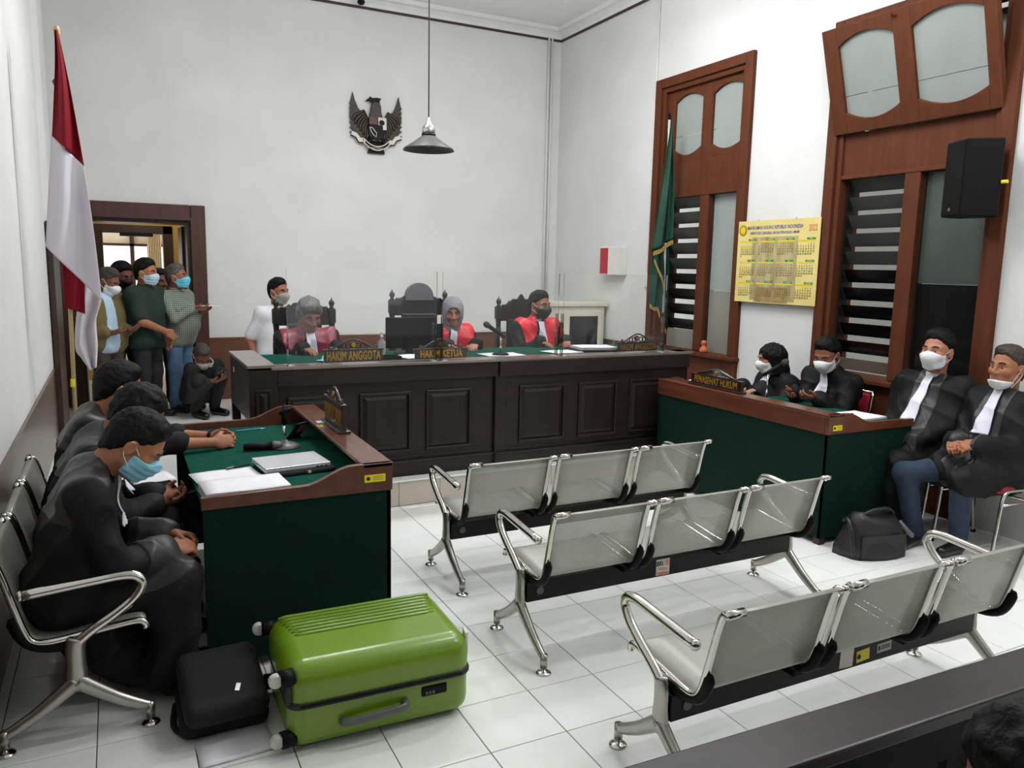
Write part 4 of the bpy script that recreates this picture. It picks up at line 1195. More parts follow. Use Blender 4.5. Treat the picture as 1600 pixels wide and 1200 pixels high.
# ------------------------------------------------------------------ red chrome chairs on the lawyers' side
def red_chair():
    c = thing('red_chair', 'x', 'chair', group='red vinyl chairs with chrome legs')
    # local: faces -x; seat z .45
    rbox(-0.21, 0.21, -0.21, 0.21, 0.43, 0.485, 0.026).build('seat', 'red_seat', c, smooth=True)
    MB().box((0.165, -0.19, 0.56), (0.205, 0.19, 0.85), Matrix.Rotation(0.14, 3, 'Y'), (0.19, 0, 0.5)).build('backrest', 'red_seat', c, bevel=0.018, seg=3)
    for s in (-1, 1):
        y = s * 0.205
        MB().tube(smooth_path([(-0.235, y, 0.0), (-0.205, y, 0.22), (-0.18, y, 0.40), (-0.13, y, 0.445), (0.0, y, 0.44), (0.14, y, 0.435), (0.19, y, 0.47), (0.205, y, 0.62), (0.245, y, 0.86)], 4), 0.0125, 8).build('front_leg', 'chrome', c, smooth=True)
        MB().tube(smooth_path([(0.10, y, 0.435), (0.14, y, 0.38), (0.18, y, 0.2), (0.22, y, 0.0)], 4), 0.0125, 8).build('rear_leg', 'chrome', c, smooth=True)
        MB().tube([(-0.185, y, 0.36), (0.15, y, 0.345)], 0.009, 8).build('side_stretcher', 'chrome', c, smooth=True)
        for x in (-0.235, 0.22):
            MB().lathe([(0.016, 0), (0.016, 0.025)], (x, y, 0), 10).build('foot_cap', 'black_plastic', c)
    MB().tube([(0.15, -0.205, 0.345), (0.15, 0.205, 0.345)], 0.009, 8).build('stretcher', 'chrome', c, smooth=True)
    MB().tube([(0.245, -0.205, 0.86), (0.245, 0.205, 0.86)], 0.0125, 8).build('top_rail', 'chrome', c, smooth=True)
    return c
rc0 = red_chair()
for k, (x, y, lab) in enumerate(((3.665, 0.0, 'red vinyl chrome-legged chair under the man with mask pulled down'), (3.68, 0.52, 'red vinyl chair under the big man in a white mask'),
                                 (3.68, 1.36, 'red vinyl chair under the man holding a phone'), (3.68, 1.96, 'red vinyl chair under the woman lawyer'))):
    o = rc0 if k == 0 else copy_tree(rc0)
    o.location, o['label'] = (x, y, 0), lab
tb = thing('tote_bag', 'beige and red cloth bag on the floor behind the red chair', 'bag', (3.84, -0.44, 0), 0.2)
rbox(-0.11, 0.11, -0.16, 0.16, 0.03, 0.26, 0.05).build('bag_body', 'beige_bag', tb, smooth=True)
rbox(-0.12, 0.12, -0.17, 0.17, 0.0, 0.06, 0.028).build('bag_base', 'black_cloth', tb, smooth=True)
MB().box((-0.113, -0.12, 0.17), (-0.108, 0.12, 0.2)).build('red_stripe', 'red_paint', tb)

# ------------------------------------------------------------------ wall things
ca = thing('wall_calendar', 'yellow wall calendar with twelve months between the windows', 'calendar', (XR - 0.012, 2.335, 1.90))
# hangs over the two casings: flat board facing -x ; right of image = -y
CW, CH = 1.0, 0.765
MB().box((-0.048, -CW / 2, -CH / 2), (-0.044, CW / 2, CH / 2)).build('board', 'cal_yellow', ca)
ox = -0.0484
Rb, Ub = (0, -1, 0), (0, 0, 1)
def cq(y0, y1, z0, z1, m, name, k=1):
    return MB().box((ox - 0.0004 * k, y0, z0), (ox + 0.0002, y1, z1)).build(name, m, ca)
cq(-0.26, 0.30, -0.36, 0.23, 'cal_photo', 'photo_print')
cq(-0.18, 0.24, -0.375, -0.235, 'cal_brown', 'photo_print', 2)
text_mesh('MAHKAMAH AGUNG REPUBLIK INDONESIA', 0.047, 'cal_blue', ca, (ox - 0.001, 0.035, 0.315), (Rb, Ub), extrude=0.0002, xs=0.74, bold=0.0008)
text_mesh('DIREKTORAT JENDERAL BADAN PERADILAN UMUM', 0.036, 'cal_blue', ca, (ox - 0.001, 0.035, 0.265), (Rb, Ub), extrude=0.0002, xs=0.72, bold=0.0006)
text_mesh('2022', 0.08, 'cal_red', ca, (ox - 0.001, -0.42, 0.295), (Rb, Ub), extrude=0.0002, xs=0.6, bold=0.001)
MB().lathe([(0.052, -0.002), (0.052, 0.0)], (ox, 0.435, 0.295), 20, 'x').build('court_seal', mat('seal_gold', (150, 132, 30), 0.5), ca)
MB().lathe([(0.034, -0.003), (0.034, 0.0)], (ox, 0.435, 0.295), 16, 'x').build('court_seal_centre', 'cal_gold', ca)
starts = [5, 1, 1, 4, 6, 2, 4, 0, 3, 5, 1, 3]
days = [31, 28, 31, 30, 31, 30, 31, 31, 30, 31, 30, 31]
names = ['JANUARI', 'FEBRUARI', 'MARET', 'APRIL', 'MEI', 'JUNI', 'JULI', 'AGUSTUS', 'SEPTEMBER', 'OKTOBER', 'NOVEMBER', 'DESEMBER']
for mth in range(12):
    c, r = mth % 4, mth // 4
    yl = 0.46 - c * 0.238 - 0.0
    zt_ = 0.20 - r * 0.195
    cq(yl - 0.205, yl, zt_ - 0.018, zt_ - 0.006, 'cal_gold', 'month_band', 2)
    cq(yl - 0.205, yl - 0.105, zt_ - 0.006, zt_ + 0.014, 'cal_green', 'month_tab', 2)
    text_mesh(names[mth], 0.016, 'sticker_white', ca, (ox - 0.0014, yl - 0.155, zt_ + 0.004), (Rb, Ub), extrude=0.0001, xs=0.9)
    lines = ['' for _ in range(7)]
    for wd in range(7):
        colm = []
        for wk in range(6):
            d_ = wk * 7 + wd - starts[mth] + 0 + (0 if starts[mth] < 7 else 7) - 0 + 1
            colm.append(str(d_) if 1 <= d_ <= days[mth] else ' ')
        lines[wd] = '\n'.join(colm)
        text_mesh(lines[wd], 0.021, 'cal_ink', ca, (ox - 0.0012, yl - 0.014 - wd * 0.0285, zt_ - 0.095), (Rb, Ub), extrude=0.0001, lsp=1.05, name='day_numbers', bold=0.0006)
for y in (-0.22, 0.24):
    MB().tube([(ox, y, CH / 2 - 0.004), (ox, y, CH / 2 + 0.015)], 0.004, 6).build('hanging_clip', 'chrome', ca)

fb = thing('wall_box', 'white metal wall box with a red panel on the wall', 'box', (XR, 4.97, 1.90))
MB().box((-0.13, -0.20, -0.17), (0, 0.20, 0.17)).build('housing', 'white_paint', fb, bevel=0.008)
MB().box((-0.134, 0.02, -0.155), (-0.128, 0.19, 0.155)).build('red_panel', 'red_paint', fb, bevel=0.004)

sp = thing('loudspeaker', 'black wall loudspeaker mounted over the nearer window', 'speaker', (3.75, 0.40, 2.463))
spf = lambda u, v, d: (u - 3.75, v - 0.40, d)
MB().prism([(3.71, 0.575), (3.615, 0.37), (3.80, 0.225), (3.91, 0.30), (3.89, 0.56)], spf, -0.255, 0.255).build('cabinet', 'black_plastic', sp, bevel=0.01)
MB().prism([(3.703, 0.568), (3.612, 0.378), (3.620, 0.374), (3.711, 0.564)], spf, -0.24, 0.24).build('grille', 'rail_dark', sp)
MB().prism([(3.660, 0.4905), (3.651, 0.470), (3.655, 0.468), (3.664, 0.489)], spf, -0.215, -0.195).build('logo_badge', 'grey_plastic', sp)
MB().box((0.13, -0.02, -0.06), (0.25, 0.06, 0.06)).build('bracket', 'black_metal', sp)
MB().tube([(0.06, -0.165, -0.03), (0.06, -0.21, -0.03)], 0.012, 8).build('yellow_plug', 'yellow', sp)

tag(MB().lathe([(0.035, 0), (0.045, 0.02), (0.04, 0.045), (0.024, 0.065), (0.022, 0.085), (0.032, 0.095), (0.032, 0.11), (0.024, 0.125), (0.01, 0.13)], (XR - 0.03, 3.28, 0.955), 18).build('clay_vase', 'orange_clay', None, smooth=True),
    'small orange clay vase standing on the window sill', 'vase')

cb = thing('cabinet', 'cream cabinet with a dark glass door behind the masked judge', 'cabinet', (3.60, 5.15, DZ))
MB().box((-0.34, -0.02, 0), (0.34, 0.36, 1.14)).build('body', 'cream', cb, bevel=0.006)
MB().box((-0.37, -0.05, 1.14), (0.37, 0.38, 1.19)).build('top', 'cream', cb, bevel=0.008)
d_ = MB()
for a, b in (((-0.22, -0.04, 0.08), (-0.17, -0.02, 1.08)), ((0.24, -0.04, 0.08), (0.30, -0.02, 1.08)), ((-0.17, -0.04, 1.02), (0.24, -0.02, 1.08)), ((-0.17, -0.04, 0.08), (0.24, -0.02, 0.14))):
    d_.box(a, b)
d_ = d_.build('door', 'cream', cb, bevel=0.004)
MB().box((-0.17, -0.03, 0.14), (0.24, -0.022, 1.02)).build('door_glass', 'screen', d_)
for z in (0.62, 0.86):
    MB().lathe([(0.01, -0.02), (0.014, -0.012), (0.006, 0)], (-0.28, -0.022, z), 10, 'y').build('knob', 'black_plastic', cb)

# pendant lamp
pl = thing('pendant_lamp', 'grey metal pendant lamp hanging on a long cord', 'lamp', (0.81, 3.05, 0))
lz = 2.72
MB().tube([(0, 0, lz + 0.26), (0, 0, ZT + 0.14)], 0.005, 6).build('cord', 'black_plastic', pl)
MB().lathe([(0.006, lz + 0.262), (0.012, lz + 0.235), (0.03, lz + 0.205), (0.048, lz + 0.185), (0.054, lz + 0.16), (0.052, lz + 0.13)], n=24).build('cap', 'chrome', pl, smooth=True)
MB().lathe([(0.056, lz + 0.132), (0.058, lz + 0.122), (0.054, lz + 0.112)], n=24).build('collar', 'black_metal', pl, smooth=True)
MB().lathe([(0.052, lz + 0.115), (0.12, lz + 0.065), (0.195, lz + 0.018), (0.208, lz), (0.202, lz + 0.002), (0.19, lz + 0.014), (0.115, lz + 0.058), (0.05, lz + 0.105)], n=40, caps=False).build('shade', 'lamp_grey', pl, smooth=True)
MB().lathe([(0.012, lz + 0.10), (0.02, lz + 0.07), (0.022, lz + 0.05), (0.012, lz + 0.03)], n=12).build('bulb', 'white_paint', pl, smooth=True)

tag(MB().lathe([(0.005, -0.05), (0.03, -0.045), (0.045, -0.02), (0.04, 0.0), (0.02, 0.01)], (1.21, YB - 0.16, ZT + 0.03), 14).build('ceiling_sensor', 'black_plastic', None, smooth=True), 'small black round device at the ceiling cornice', 'device')

# ------------------------------------------------------------------ eagle emblem
ge = thing('eagle_emblem', 'dark bronze eagle emblem with shield and ribbon on the back wall', 'emblem', (1.42, YB, 3.47))
ef = lambda u, v, d: (u, -0.015 - d, v)
def wing(s):
    out = [(0.06, 0.06), (0.16, 0.12), (0.22, 0.18), (0.26, 0.27), (0.285, 0.36), (0.30, 0.30), (0.315, 0.24), (0.318, 0.16), (0.322, 0.08), (0.31, 0.0), (0.30, -0.06), (0.27, -0.12), (0.23, -0.165), (0.18, -0.19), (0.12, -0.18), (0.06, -0.12)]
    b = MB().prism([(s * x, z) for x, z in out], ef, 0.0, 0.02).build('wing', 'brass_dark', ge)
    for k in range(6):
        t = k / 5
        x0, z0 = 0.09 + 0.05 * t, 0.06 + 0.10 * t
        x1, z1 = 0.13 + 0.165 * t, -0.17 + 0.20 * t
        fth = smooth_path([(s * x0, -0.035, z0), (s * (x0 * 0.4 + x1 * 0.6 + 0.02), -0.038, (z0 + z1) / 2), (s * x1, -0.035, z1)], 4)
        MB().tube(fth, [0.012 + 0.010 * math.sin(math.pi * i / (len(fth) - 1)) for i in range(len(fth))], 6, flat=(Vector((0, 1, 0)), 0.5)).build('feather', 'brass_dark', b, smooth=True)
    for k in range(7):
        z = -0.10 + 0.055 * k
        MB().tube([(s * 0.26, -0.033, z - 0.03), (s * 0.328, -0.033, z)], [0.014, 0.006], 6, flat=(Vector((0, 1, 0)), 0.5)).build('feather_tip', 'brass_dark', b)
wing(-1); wing(1)
MB().prism([(-0.10, 0.05), (-0.075, 0.16), (-0.06, 0.24), (-0.05, 0.27), (0.03, 0.28), (0.055, 0.22), (0.06, 0.14), (0.09, 0.05), (0.10, -0.10), (0.06, -0.20), (-0.06, -0.20), (-0.10, -0.10)], ef, 0.01, 0.055).build('eagle_body', 'brass_dark', ge, bevel=0.01)
MB().prism([(-0.065, 0.26), (-0.085, 0.275), (-0.12, 0.265), (-0.125, 0.28), (-0.095, 0.30), (-0.08, 0.325), (-0.06, 0.305), (0.0, 0.315), (0.06, 0.31), (0.04, 0.285), (0.035, 0.26)], ef, 0.015, 0.06).build('eagle_head', 'emblem_black', ge, bevel=0.006)
# shield quarters
sh = [(-0.10, 0.08), (0.115, 0.08), (0.115, -0.06), (0.06, -0.16), (0.01, -0.19), (-0.05, -0.16), (-0.10, -0.06)]
shd = MB().prism(sh, ef, 0.055, 0.068).build('shield', 'emblem_black', ge, bevel=0.004)
MB().prism([(-0.10, 0.08), (0.0, 0.08), (0.0, 0.0), (-0.10, 0.0)], ef, 0.068, 0.073).build('red_quarter', 'emblem_red', shd)
MB().prism([(0.012, 0.085), (0.115, 0.085), (0.115, -0.055), (0.07, -0.055), (0.07, -0.01), (0.012, 0.0)], ef, 0.068, 0.073).build('white_quarter', 'emblem_white', shd)
MB().prism([(0.035 + 0.035 * math.cos(a) + 0.02, 0.025 + 0.032 * math.sin(a)) for a in [i * math.pi / 6 for i in range(12)]], ef, 0.073, 0.077).build('bull_head', 'emblem_black', shd)
MB().tube([(x, -0.09, z) for x, z in ((-0.095, -0.04), (-0.065, -0.04), (-0.01, -0.10), (-0.015, -0.145), (-0.05, -0.125), (-0.08, -0.08), (-0.095, -0.04))], 0.005, 6).build('rice_sprig', 'emblem_white', shd)
# legs, tail, ribbon
for s in (-1, 1):
    MB().tube([(s * 0.07, -0.04, -0.16), (s * 0.10, -0.05, -0.22), (s * 0.12, -0.05, -0.255)], [0.04, 0.022, 0.018], 8).build('eagle_leg', 'emblem_black', ge, smooth=True)
for k in range(7):
    a = (k - 3) * 0.028
    MB().tube([(a * 0.6, -0.03, -0.18), (a * 1.15, -0.035, -0.335)], [0.014, 0.016], 6, flat=(Vector((0, 1, 0)), 0.5)).build('tail_feather', 'emblem_black', ge)
lo, hi = [], []
for i in range(21):
    u = -1 + 2 * i / 20
    z = -0.305 + 0.085 * u * u
    lo.append((u * 0.165, z)); hi.append((u * 0.165, z + 0.055))
rb = MB().strip(lo, hi, ef, 0.05, 0.062).build('ribbon', 'emblem_white', ge)
MB().strip([(u * 1.0, z + 0.013) for u, z in lo[1:-1]], [(u, z - 0.013) for u, z in hi[1:-1]], ef, 0.062, 0.065).build('ribbon_band', 'emblem_black', rb)
text_mesh('BHINNEKA TUNGGAL IKA', 0.022, 'emblem_white', rb, (0, -0.0805, -0.277), extrude=0.0005, xs=1.0)
for s in (-1, 1):
    MB().strip([(s * 0.165, -0.22), (s * 0.22, -0.215), (s * 0.25, -0.16), (s * 0.31, -0.135)], [(s * 0.165, -0.165), (s * 0.20, -0.165), (s * 0.24, -0.115), (s * 0.30, -0.195 + 0.10)], ef, 0.02, 0.034).build('ribbon_end', 'emblem_white', ge)
    MB().tube([(s * 0.17, -0.06, -0.225), (s * 0.225, -0.05, -0.218), (s * 0.258, -0.05, -0.165), (s * 0.32, -0.05, -0.145)], 0.007, 6).build('ribbon_edge', 'emblem_black', ge)

# ------------------------------------------------------------------ flags
def ruled(left, right, n, m, wave, yb, solid=0.004, amp=0.03, freq=9, ph=0):
    """cloth between two polylines given as (x,z) lists; waves push it in y"""
    L = smooth_path([(a, b, 0) for a, b in left], 8); R = smooth_path([(a, b, 0) for a, b in right], 8)
    def samp(P, t):
        f = t * (len(P) - 1); i = min(int(f), len(P) - 2)
        return P[i].lerp(P[i + 1], f - i)
    G = []
    for i in range(n + 1):
        t = i / n
        a, b = samp(L, t), samp(R, t)
        row = []
        for j in range(m + 1):
            u = j / m
            p = a.lerp(b, u)
            row.append((p.x, yb + amp * math.sin(freq * u + ph + 1.5 * t) * min(1, t * 2 + 0.25), p.y))
        G.append(row)
    return MB().sheet(G)
FY_ = 3.0
f1 = thing('national_flag', 'red and white flag hanging from a tall pale pole', 'flag', (0, 0, 0))
po = MB().tube([(-1.80, FY_, DZ), (-1.762, FY_, 3.24)], 0.014, 10).build('pole', 'pole_wood', f1, smooth=True)
MB().lathe([(0.012, 0), (0.02, 0.01), (0.022, 0.04), (0.016, 0.06)], (-1.762, FY_, 3.22), 10).build('pole_cap', 'pole_wood', po)
MB().tube([(-1.796, FY_, 0.93), (-1.794, FY_, 0.985)], 0.017, 10).build('yellow_tape', 'yellow', po)
MB().lathe([(0.16, 0), (0.16, 0.02), (0.05, 0.05), (0.03, 0.12)], (-1.80, FY_, DZ), 16).build('base', 'dark_door', f1)
ruled([(-1.768, 3.234), (-1.781, 3.004), (-1.823, 2.58)], [(-1.75, 3.225), (-1.699, 2.854), (-1.649, 2.401)], 24, 24, 0, FY_ - 0.11, amp=0.045, freq=8, ph=0.0).build('red_band', 'flag_red', f1, smooth=True, solid=0.003)
ruled([(-1.823, 2.58), (-1.862, 2.23), (-1.897, 1.876)], [(-1.649, 2.401), (-1.612, 1.949), (-1.588, 1.517)], 24, 24, 0, FY_ - 0.11, amp=0.045, freq=8, ph=1.5).build('white_band', 'flag_white', f1, smooth=True, solid=0.003)
ruled([(-1.81, 1.90), (-1.813, 1.60), (-1.813, 1.474)], [(-1.68, 1.75), (-1.69, 1.60), (-1.696, 1.43)], 14, 16, 0, FY_ - 0.038, amp=0.014, freq=9).build('red_fold', 'flag_red', f1, smooth=True, solid=0.003)
ruled([(-1.70, 1.70), (-1.755, 1.40), (-1.772, 1.19), (-1.735, 1.11), (-1.691, 1.032)], [(-1.60, 1.60), (-1.60, 1.50), (-1.634, 1.385), (-1.635, 1.208), (-1.65, 1.05)], 24, 20, 0, FY_ + 0.075, amp=0.03, freq=9, ph=2).build('white_fold', 'flag_white', f1, smooth=True, solid=0.003)
MB().tube([(-1.778, FY_ - 0.012, 2.96), (-1.80, FY_ - 0.02, 2.93), (-1.782, FY_ - 0.012, 2.89)], 0.006, 6).build('flag_tie', 'dark_door', f1)

GY = 3.85
f2 = thing('court_flag', 'dark green gold-fringed flag on a white pole beside the far window', 'flag', (0, 0, 0))
po = MB().tube([(3.885, GY, DZ), (3.819, GY, 3.38)], 0.013, 10).build('pole', 'pole_white', f2, smooth=True)
MB().lathe([(0.012, 0), (0.022, 0.015), (0.012, 0.03), (0.018, 0.05), (0.003, 0.075)], (3.819, GY, 3.375), 10).build('finial', 'black_plastic', po)
MB().lathe([(0.10, 0), (0.10, 0.02), (0.05, 0.05), (0.02, 0.10)], (3.885, GY, DZ), 16).build('base', 'pole_white', f2)
def fringe(line, y, parent, w=0.045):
    mb = MB()
    L = smooth_path([(a, b, 0) for a, b in line], 6)
    lo = [(p.x, p.y - w) for p in L]; hi = [(p.x, p.y) for p in L]
    mb.strip(lo, hi, lambda u, v, d: (u, d, v), y - 0.006, y + 0.006)
    return mb.build('fringe', 'fringe', parent)
ruled([(3.815, 3.36), (3.731, 2.626), (3.65, 2.0)], [(3.828, 3.36), (3.88, 2.77), (3.90, 2.13)], 26, 24, 0, GY - 0.045, amp=0.03, freq=9).build('upper_fold', 'flag_green', f2, smooth=True, solid=0.003)
fringe([(3.65, 2.0), (3.74, 2.03), (3.82, 2.09), (3.90, 2.13)], GY - 0.06, f2)
ruled([(3.68, 2.05), (3.665, 1.75), (3.67, 1.43)], [(3.80, 2.08), (3.835, 1.748), (3.80, 1.36)], 18, 18, 0, GY - 0.02, amp=0.025, freq=8, ph=1).build('middle_fold', 'flag_green', f2, smooth=True, solid=0.003)
fringe([(3.665, 1.44), (3.72, 1.41), (3.77, 1.40), (3.80, 1.33)], GY - 0.02, f2)
fringe([(3.675, 1.92), (3.73, 1.82), (3.79, 1.72), (3.815, 1.62)], GY - 0.05, f2)
ruled([(3.80, 2.10), (3.83, 1.7), (3.865, 1.27)], [(3.915, 2.12), (3.93, 1.7), (3.935, 1.14)], 18, 14, 0, GY + 0.035, amp=0.02, freq=8, ph=2.5).build('lower_fold', 'flag_green', f2, smooth=True, solid=0.003)
fringe([(3.865, 1.29), (3.90, 1.22), (3.935, 1.15)], GY + 0.03, f2)

# ------------------------------------------------------------------ dark rail in the foreground
rl = thing('gallery_rail', 'dark wooden gallery rail crossing the lower corner in front of the benches', 'rail', (0, 0.003, 0), -0.026)
MB().box((-2.0, -2.10, 0.815), (2.6, -1.968, 0.85)).build('top_rail', 'rail', rl, bevel=0.006)
MB().box((-2.0, -2.065, 0.70), (2.6, -2.02, 0.815)).build('upper_board', 'rail_dark', rl)
MB().box((-2.0, -2.065, 0.08), (2.6, -2.02, 0.18)).build('lower_board', 'rail_dark', rl)
x = -1.9
while x < 2.6:
    MB().box((x, -2.06, 0.18), (x + 0.085, -2.025, 0.70)).build('baluster', 'rail_dark', rl)
    x += 0.118
for x in (-1.95, 0.35, 2.5):
    MB().box((x - 0.035, -2.075, 0), (x + 0.035, -2.01, 0.815)).build('post', 'rail_dark', rl)
# ceiling lamps (light sources, above the frame)
for k, (l, p_) in enumerate(LAMPS):
    f = thing('unseen_ceiling_lamp', 'white twin-tube ceiling lamp ' + ('above the corner end of the judges bench', 'above the grey-haired judge', 'above the lawyers table', 'above the middle waiting bench', 'above the gallery rail')[k], 'lamp', l, 0, 'twin-tube ceiling lamps')
    MB().box((-0.64, -0.03, 0.0), (0.64, 0.03, 0.05)).build('housing', 'white_paint', f)
    MB().tube([(0, 0, 0.05), (0, 0, ZT + 0.14 - l[2])], 0.01, 6).build('hanger', 'white_paint', f)
    for y in (-0.02, 0.02):
        MB().tube([(-0.6, y, -0.012), (0.6, y, -0.012)], 0.012, 8).build('tube', 'light_tube', f)

# ================================================================== PEOPLE (signed-distance bodies)
def _n(v):
    v = np.asarray(v, float); return v / max(1e-9, np.linalg.norm(v))
def cap(P, a, b, ra, rb):
    a = np.asarray(a, float); b = np.asarray(b, float)
    ab = b - a
    t = np.clip(((P - a) @ ab) / max(1e-12, ab @ ab), 0, 1)
    return np.linalg.norm(P - a - t[:, None] * ab, axis=1) - (ra + (rb - ra) * t)
def ell(P, c, r, R=None):
    q = P - np.asarray(c, float)
    if R is not None:
        q = q @ R          # columns of R are the local axes
    r = np.asarray(r, float)
    k0 = np.linalg.norm(q / r, axis=1); k1 = np.linalg.norm(q / (r * r), axis=1)
    return k0 * (k0 - 1) / np.maximum(k1, 1e-9)
def smin(a, b, k):
    h = np.maximum(k - np.abs(a - b), 0) / k
    return np.minimum(a, b) - h * h * k * 0.25
def smax(a, b, k):
    return -smin(-a, -b, k)

def mesh_sdf(fn, lo, hi, h, B=4):
    lo = np.asarray(lo, float); hi = np.asarray(hi, float)
    nb = np.ceil((hi - lo) / (h * B)).astype(int) + 1
    g = [lo[i] + (np.arange(nb[i]) * B + (B - 1) / 2) * h for i in range(3)]
    C = np.stack(np.meshgrid(*g, indexing='ij'), -1).reshape(-1, 3)
    Dc = fn(C)
    act = np.abs(Dc) < (B * h * 0.95 + h + 0.012)
    n = nb * B
    d = np.repeat(np.repeat(np.repeat(Dc.reshape(nb), B, 0), B, 1), B, 2).copy()
    am = np.repeat(np.repeat(np.repeat(act.reshape(nb), B, 0), B, 1), B, 2)
    idx = np.argwhere(am)
    if len(idx) == 0:
        return np.zeros((0, 3)), np.zeros((0, 4), int)
    d[am] = fn(lo + idx * h)
    s = d < 0
    c = [s[i:n[0] - 1 + i, j:n[1] - 1 + j, k:n[2] - 1 + k] for i in (0, 1) for j in (0, 1) for k in (0, 1)]
    cnt = sum(x.astype(np.int8) for x in c)
    mixed = (cnt > 0) & (cnt < 8)
    cells = np.argwhere(mixed)
    vid = -np.ones(mixed.shape, int)
    vid[mixed] = np.arange(len(cells))
    acc = np.zeros((len(cells), 3)); num = np.zeros(len(cells))
    corners = [(i, j, k) for i in (0, 1) for j in (0, 1) for k in (0, 1)]
    val = {cr: d[cells[:, 0] + cr[0], cells[:, 1] + cr[1], cells[:, 2] + cr[2]] for cr in corners}
    for ca_ in corners:
        for ax in range(3):
            if ca_[ax] == 0:
                cb_ = list(ca_); cb_[ax] = 1; cb_ = tuple(cb_)
                a, b = val[ca_], val[cb_]
                x = (a < 0) != (b < 0)
                t = np.where(x, a / np.where(x, a - b, 1), 0)
                p = np.tile(np.array(ca_, float), (len(cells), 1)); p[:, ax] += t
                acc[x] += p[x]; num[x] += 1
    V = lo + (cells + acc / num[:, None]) * h
    F = []
    for ax in range(3):
        u, w = [(1, 2), (2, 0), (0, 1)][ax]
        sl0 = [slice(None)] * 3; sl1 = [slice(None)] * 3
        sl0[ax] = slice(0, n[ax] - 1); sl1[ax] = slice(1, n[ax])
        e = s[tuple(sl0)] != s[tuple(sl1)]
        E_ = np.argwhere(e)
        E_ = E_[(E_[:, u] > 0) & (E_[:, w] > 0) & (E_[:, u] < n[u] - 1) & (E_[:, w] < n[w] - 1)]
        if not len(E_):
            continue
        def cell(du, dw):
            q = E_.copy(); q[:, u] += du; q[:, w] += dw
            return vid[q[:, 0], q[:, 1], q[:, 2]]
        a, b, c_, d_ = cell(-1, -1), cell(0, -1), cell(0, 0), cell(-1, 0)
        inside = s[E_[:, 0], E_[:, 1], E_[:, 2]]
        q = np.stack([a, b, c_, d_], 1)
        q[~inside] = q[~inside][:, ::-1]
        F.append(q[(q >= 0).all(1)])
    return V, (np.concatenate(F) if F else np.zeros((0, 4), int))

TRI = [0]
def np_obj(name, parts, m, parent, origin):
    """parts: list of (V,F); joined in one mesh"""
    Vs, Fs, o = [], [], 0
    for V, F in parts:
        Vs.append(V); Fs.append(F + o); o += len(V)
    V = np.concatenate(Vs) - np.asarray(origin); F = np.concatenate(Fs)
    TRI[0] += 2 * len(F)
    me = bpy.data.meshes.new(name)
    me.vertices.add(len(V)); me.vertices.foreach_set('co', V.ravel())
    me.loops.add(len(F) * 4); me.loops.foreach_set('vertex_index', F.ravel().astype(np.int32))
    me.polygons.add(len(F)); me.polygons.foreach_set('loop_start', np.arange(0, len(F) * 4, 4, dtype=np.int32))
    me.polygons.foreach_set('loop_total', np.full(len(F), 4, dtype=np.int32))
    me.polygons.foreach_set('use_smooth', np.ones(len(F), dtype=bool))
    me.update(calc_edges=True); me.validate()
    return link_mesh(name, me, m, parent)

# ---- cloth and skin materials
def skin_mat(name, rgb):
    m = mat(name, rgb, 0.55, var=0.07, vscale=14, bump=0.04, bscale=150, spec=0.35)
    b = m.node_tree.nodes['Principled BSDF']
    b.inputs['Subsurface Weight'].default_value = 0.12
    b.inputs['Subsurface Radius'].default_value = (0.012, 0.005, 0.003)
    return m
M['skin_a'] = skin_mat('skin_warm', (158, 104, 74))
M['skin_b'] = skin_mat('skin_tan', (140, 88, 66))
M['skin_c'] = skin_mat('skin_brown', (114, 72, 55))
M['skin_d'] = skin_mat('skin_fair', (172, 120, 94))
M['robe'] = mat('black_robe_cloth', (22, 22, 22), 0.66, var=0.15, vscale=12, bump=0.15, bscale=60, spec=0.22)
M['robe_satin'] = mat('black_robe_satin', (50, 50, 50), 0.42, var=0.15, vscale=10, bump=0.15, bscale=40, spec=0.4)
M['hair'] = mat('black_hair', (13, 12, 11), 0.6, var=0.4, vscale=60, bump=0.35, bscale=160, spec=0.18, stretch=(1, 1, 0.3))
M['hair_brown'] = mat('dark_brown_hair', (48, 34, 26), 0.5, var=0.3, vscale=60, bump=0.4, bscale=160, stretch=(1, 1, 0.3))
M['hair_grey'] = mat('grey_hair', (104, 104, 98), 0.6, var=0.3, vscale=40, bump=0.4, bscale=160, stretch=(1, 1, 0.3), rgb2=(58, 58, 54))
M['hair_salt'] = mat('greying_hair', (92, 88, 82), 0.6, vscale=40, bump=0.4, bscale=160, rgb2=(40, 36, 34))
M['hair_crop'] = mat('cropped_hair', (62, 52, 46), 0.7, var=0.2, vscale=60, bump=0.5, bscale=200)
M['mask_blue'] = mat('blue_surgical_mask', (134, 192, 214), 0.75, var=0.05, vscale=20, bump=0.1, bscale=30, stretch=(0.2, 0.2, 3))
M['mask_cyan'] = mat('cyan_surgical_mask', (96, 190, 212), 0.75, var=0.05, vscale=20)
M['mask_pale'] = mat('pale_surgical_mask', (176, 206, 220), 0.75, var=0.05, vscale=20)
M['mask_white'] = mat('white_mask', (222, 222, 224), 0.75, var=0.03, vscale=20)
M['mask_grey'] = mat('grey_mask', (150, 146, 140), 0.75, var=0.04, vscale=20)
M['mask_black'] = mat('black_mask', (20, 20, 20), 0.6, var=0.1, vscale=20)
M['bib'] = mat('white_bib_cloth', (222, 220, 232), 0.8, var=0.03, vscale=10)
M['red_satin'] = mat('red_satin', (214, 16, 44), 0.42, var=0.08, vscale=8)
M['maroon'] = mat('maroon_satin', (134, 32, 58), 0.4, var=0.15, vscale=10, bump=0.1, bscale=30)
M['jeans'] = mat('blue_jeans', (38, 54, 74), 0.85, var=0.15, vscale=20)
M['jeans_light'] = mat('faded_blue_jeans', (72, 98, 124), 0.85, var=0.15, vscale=12)
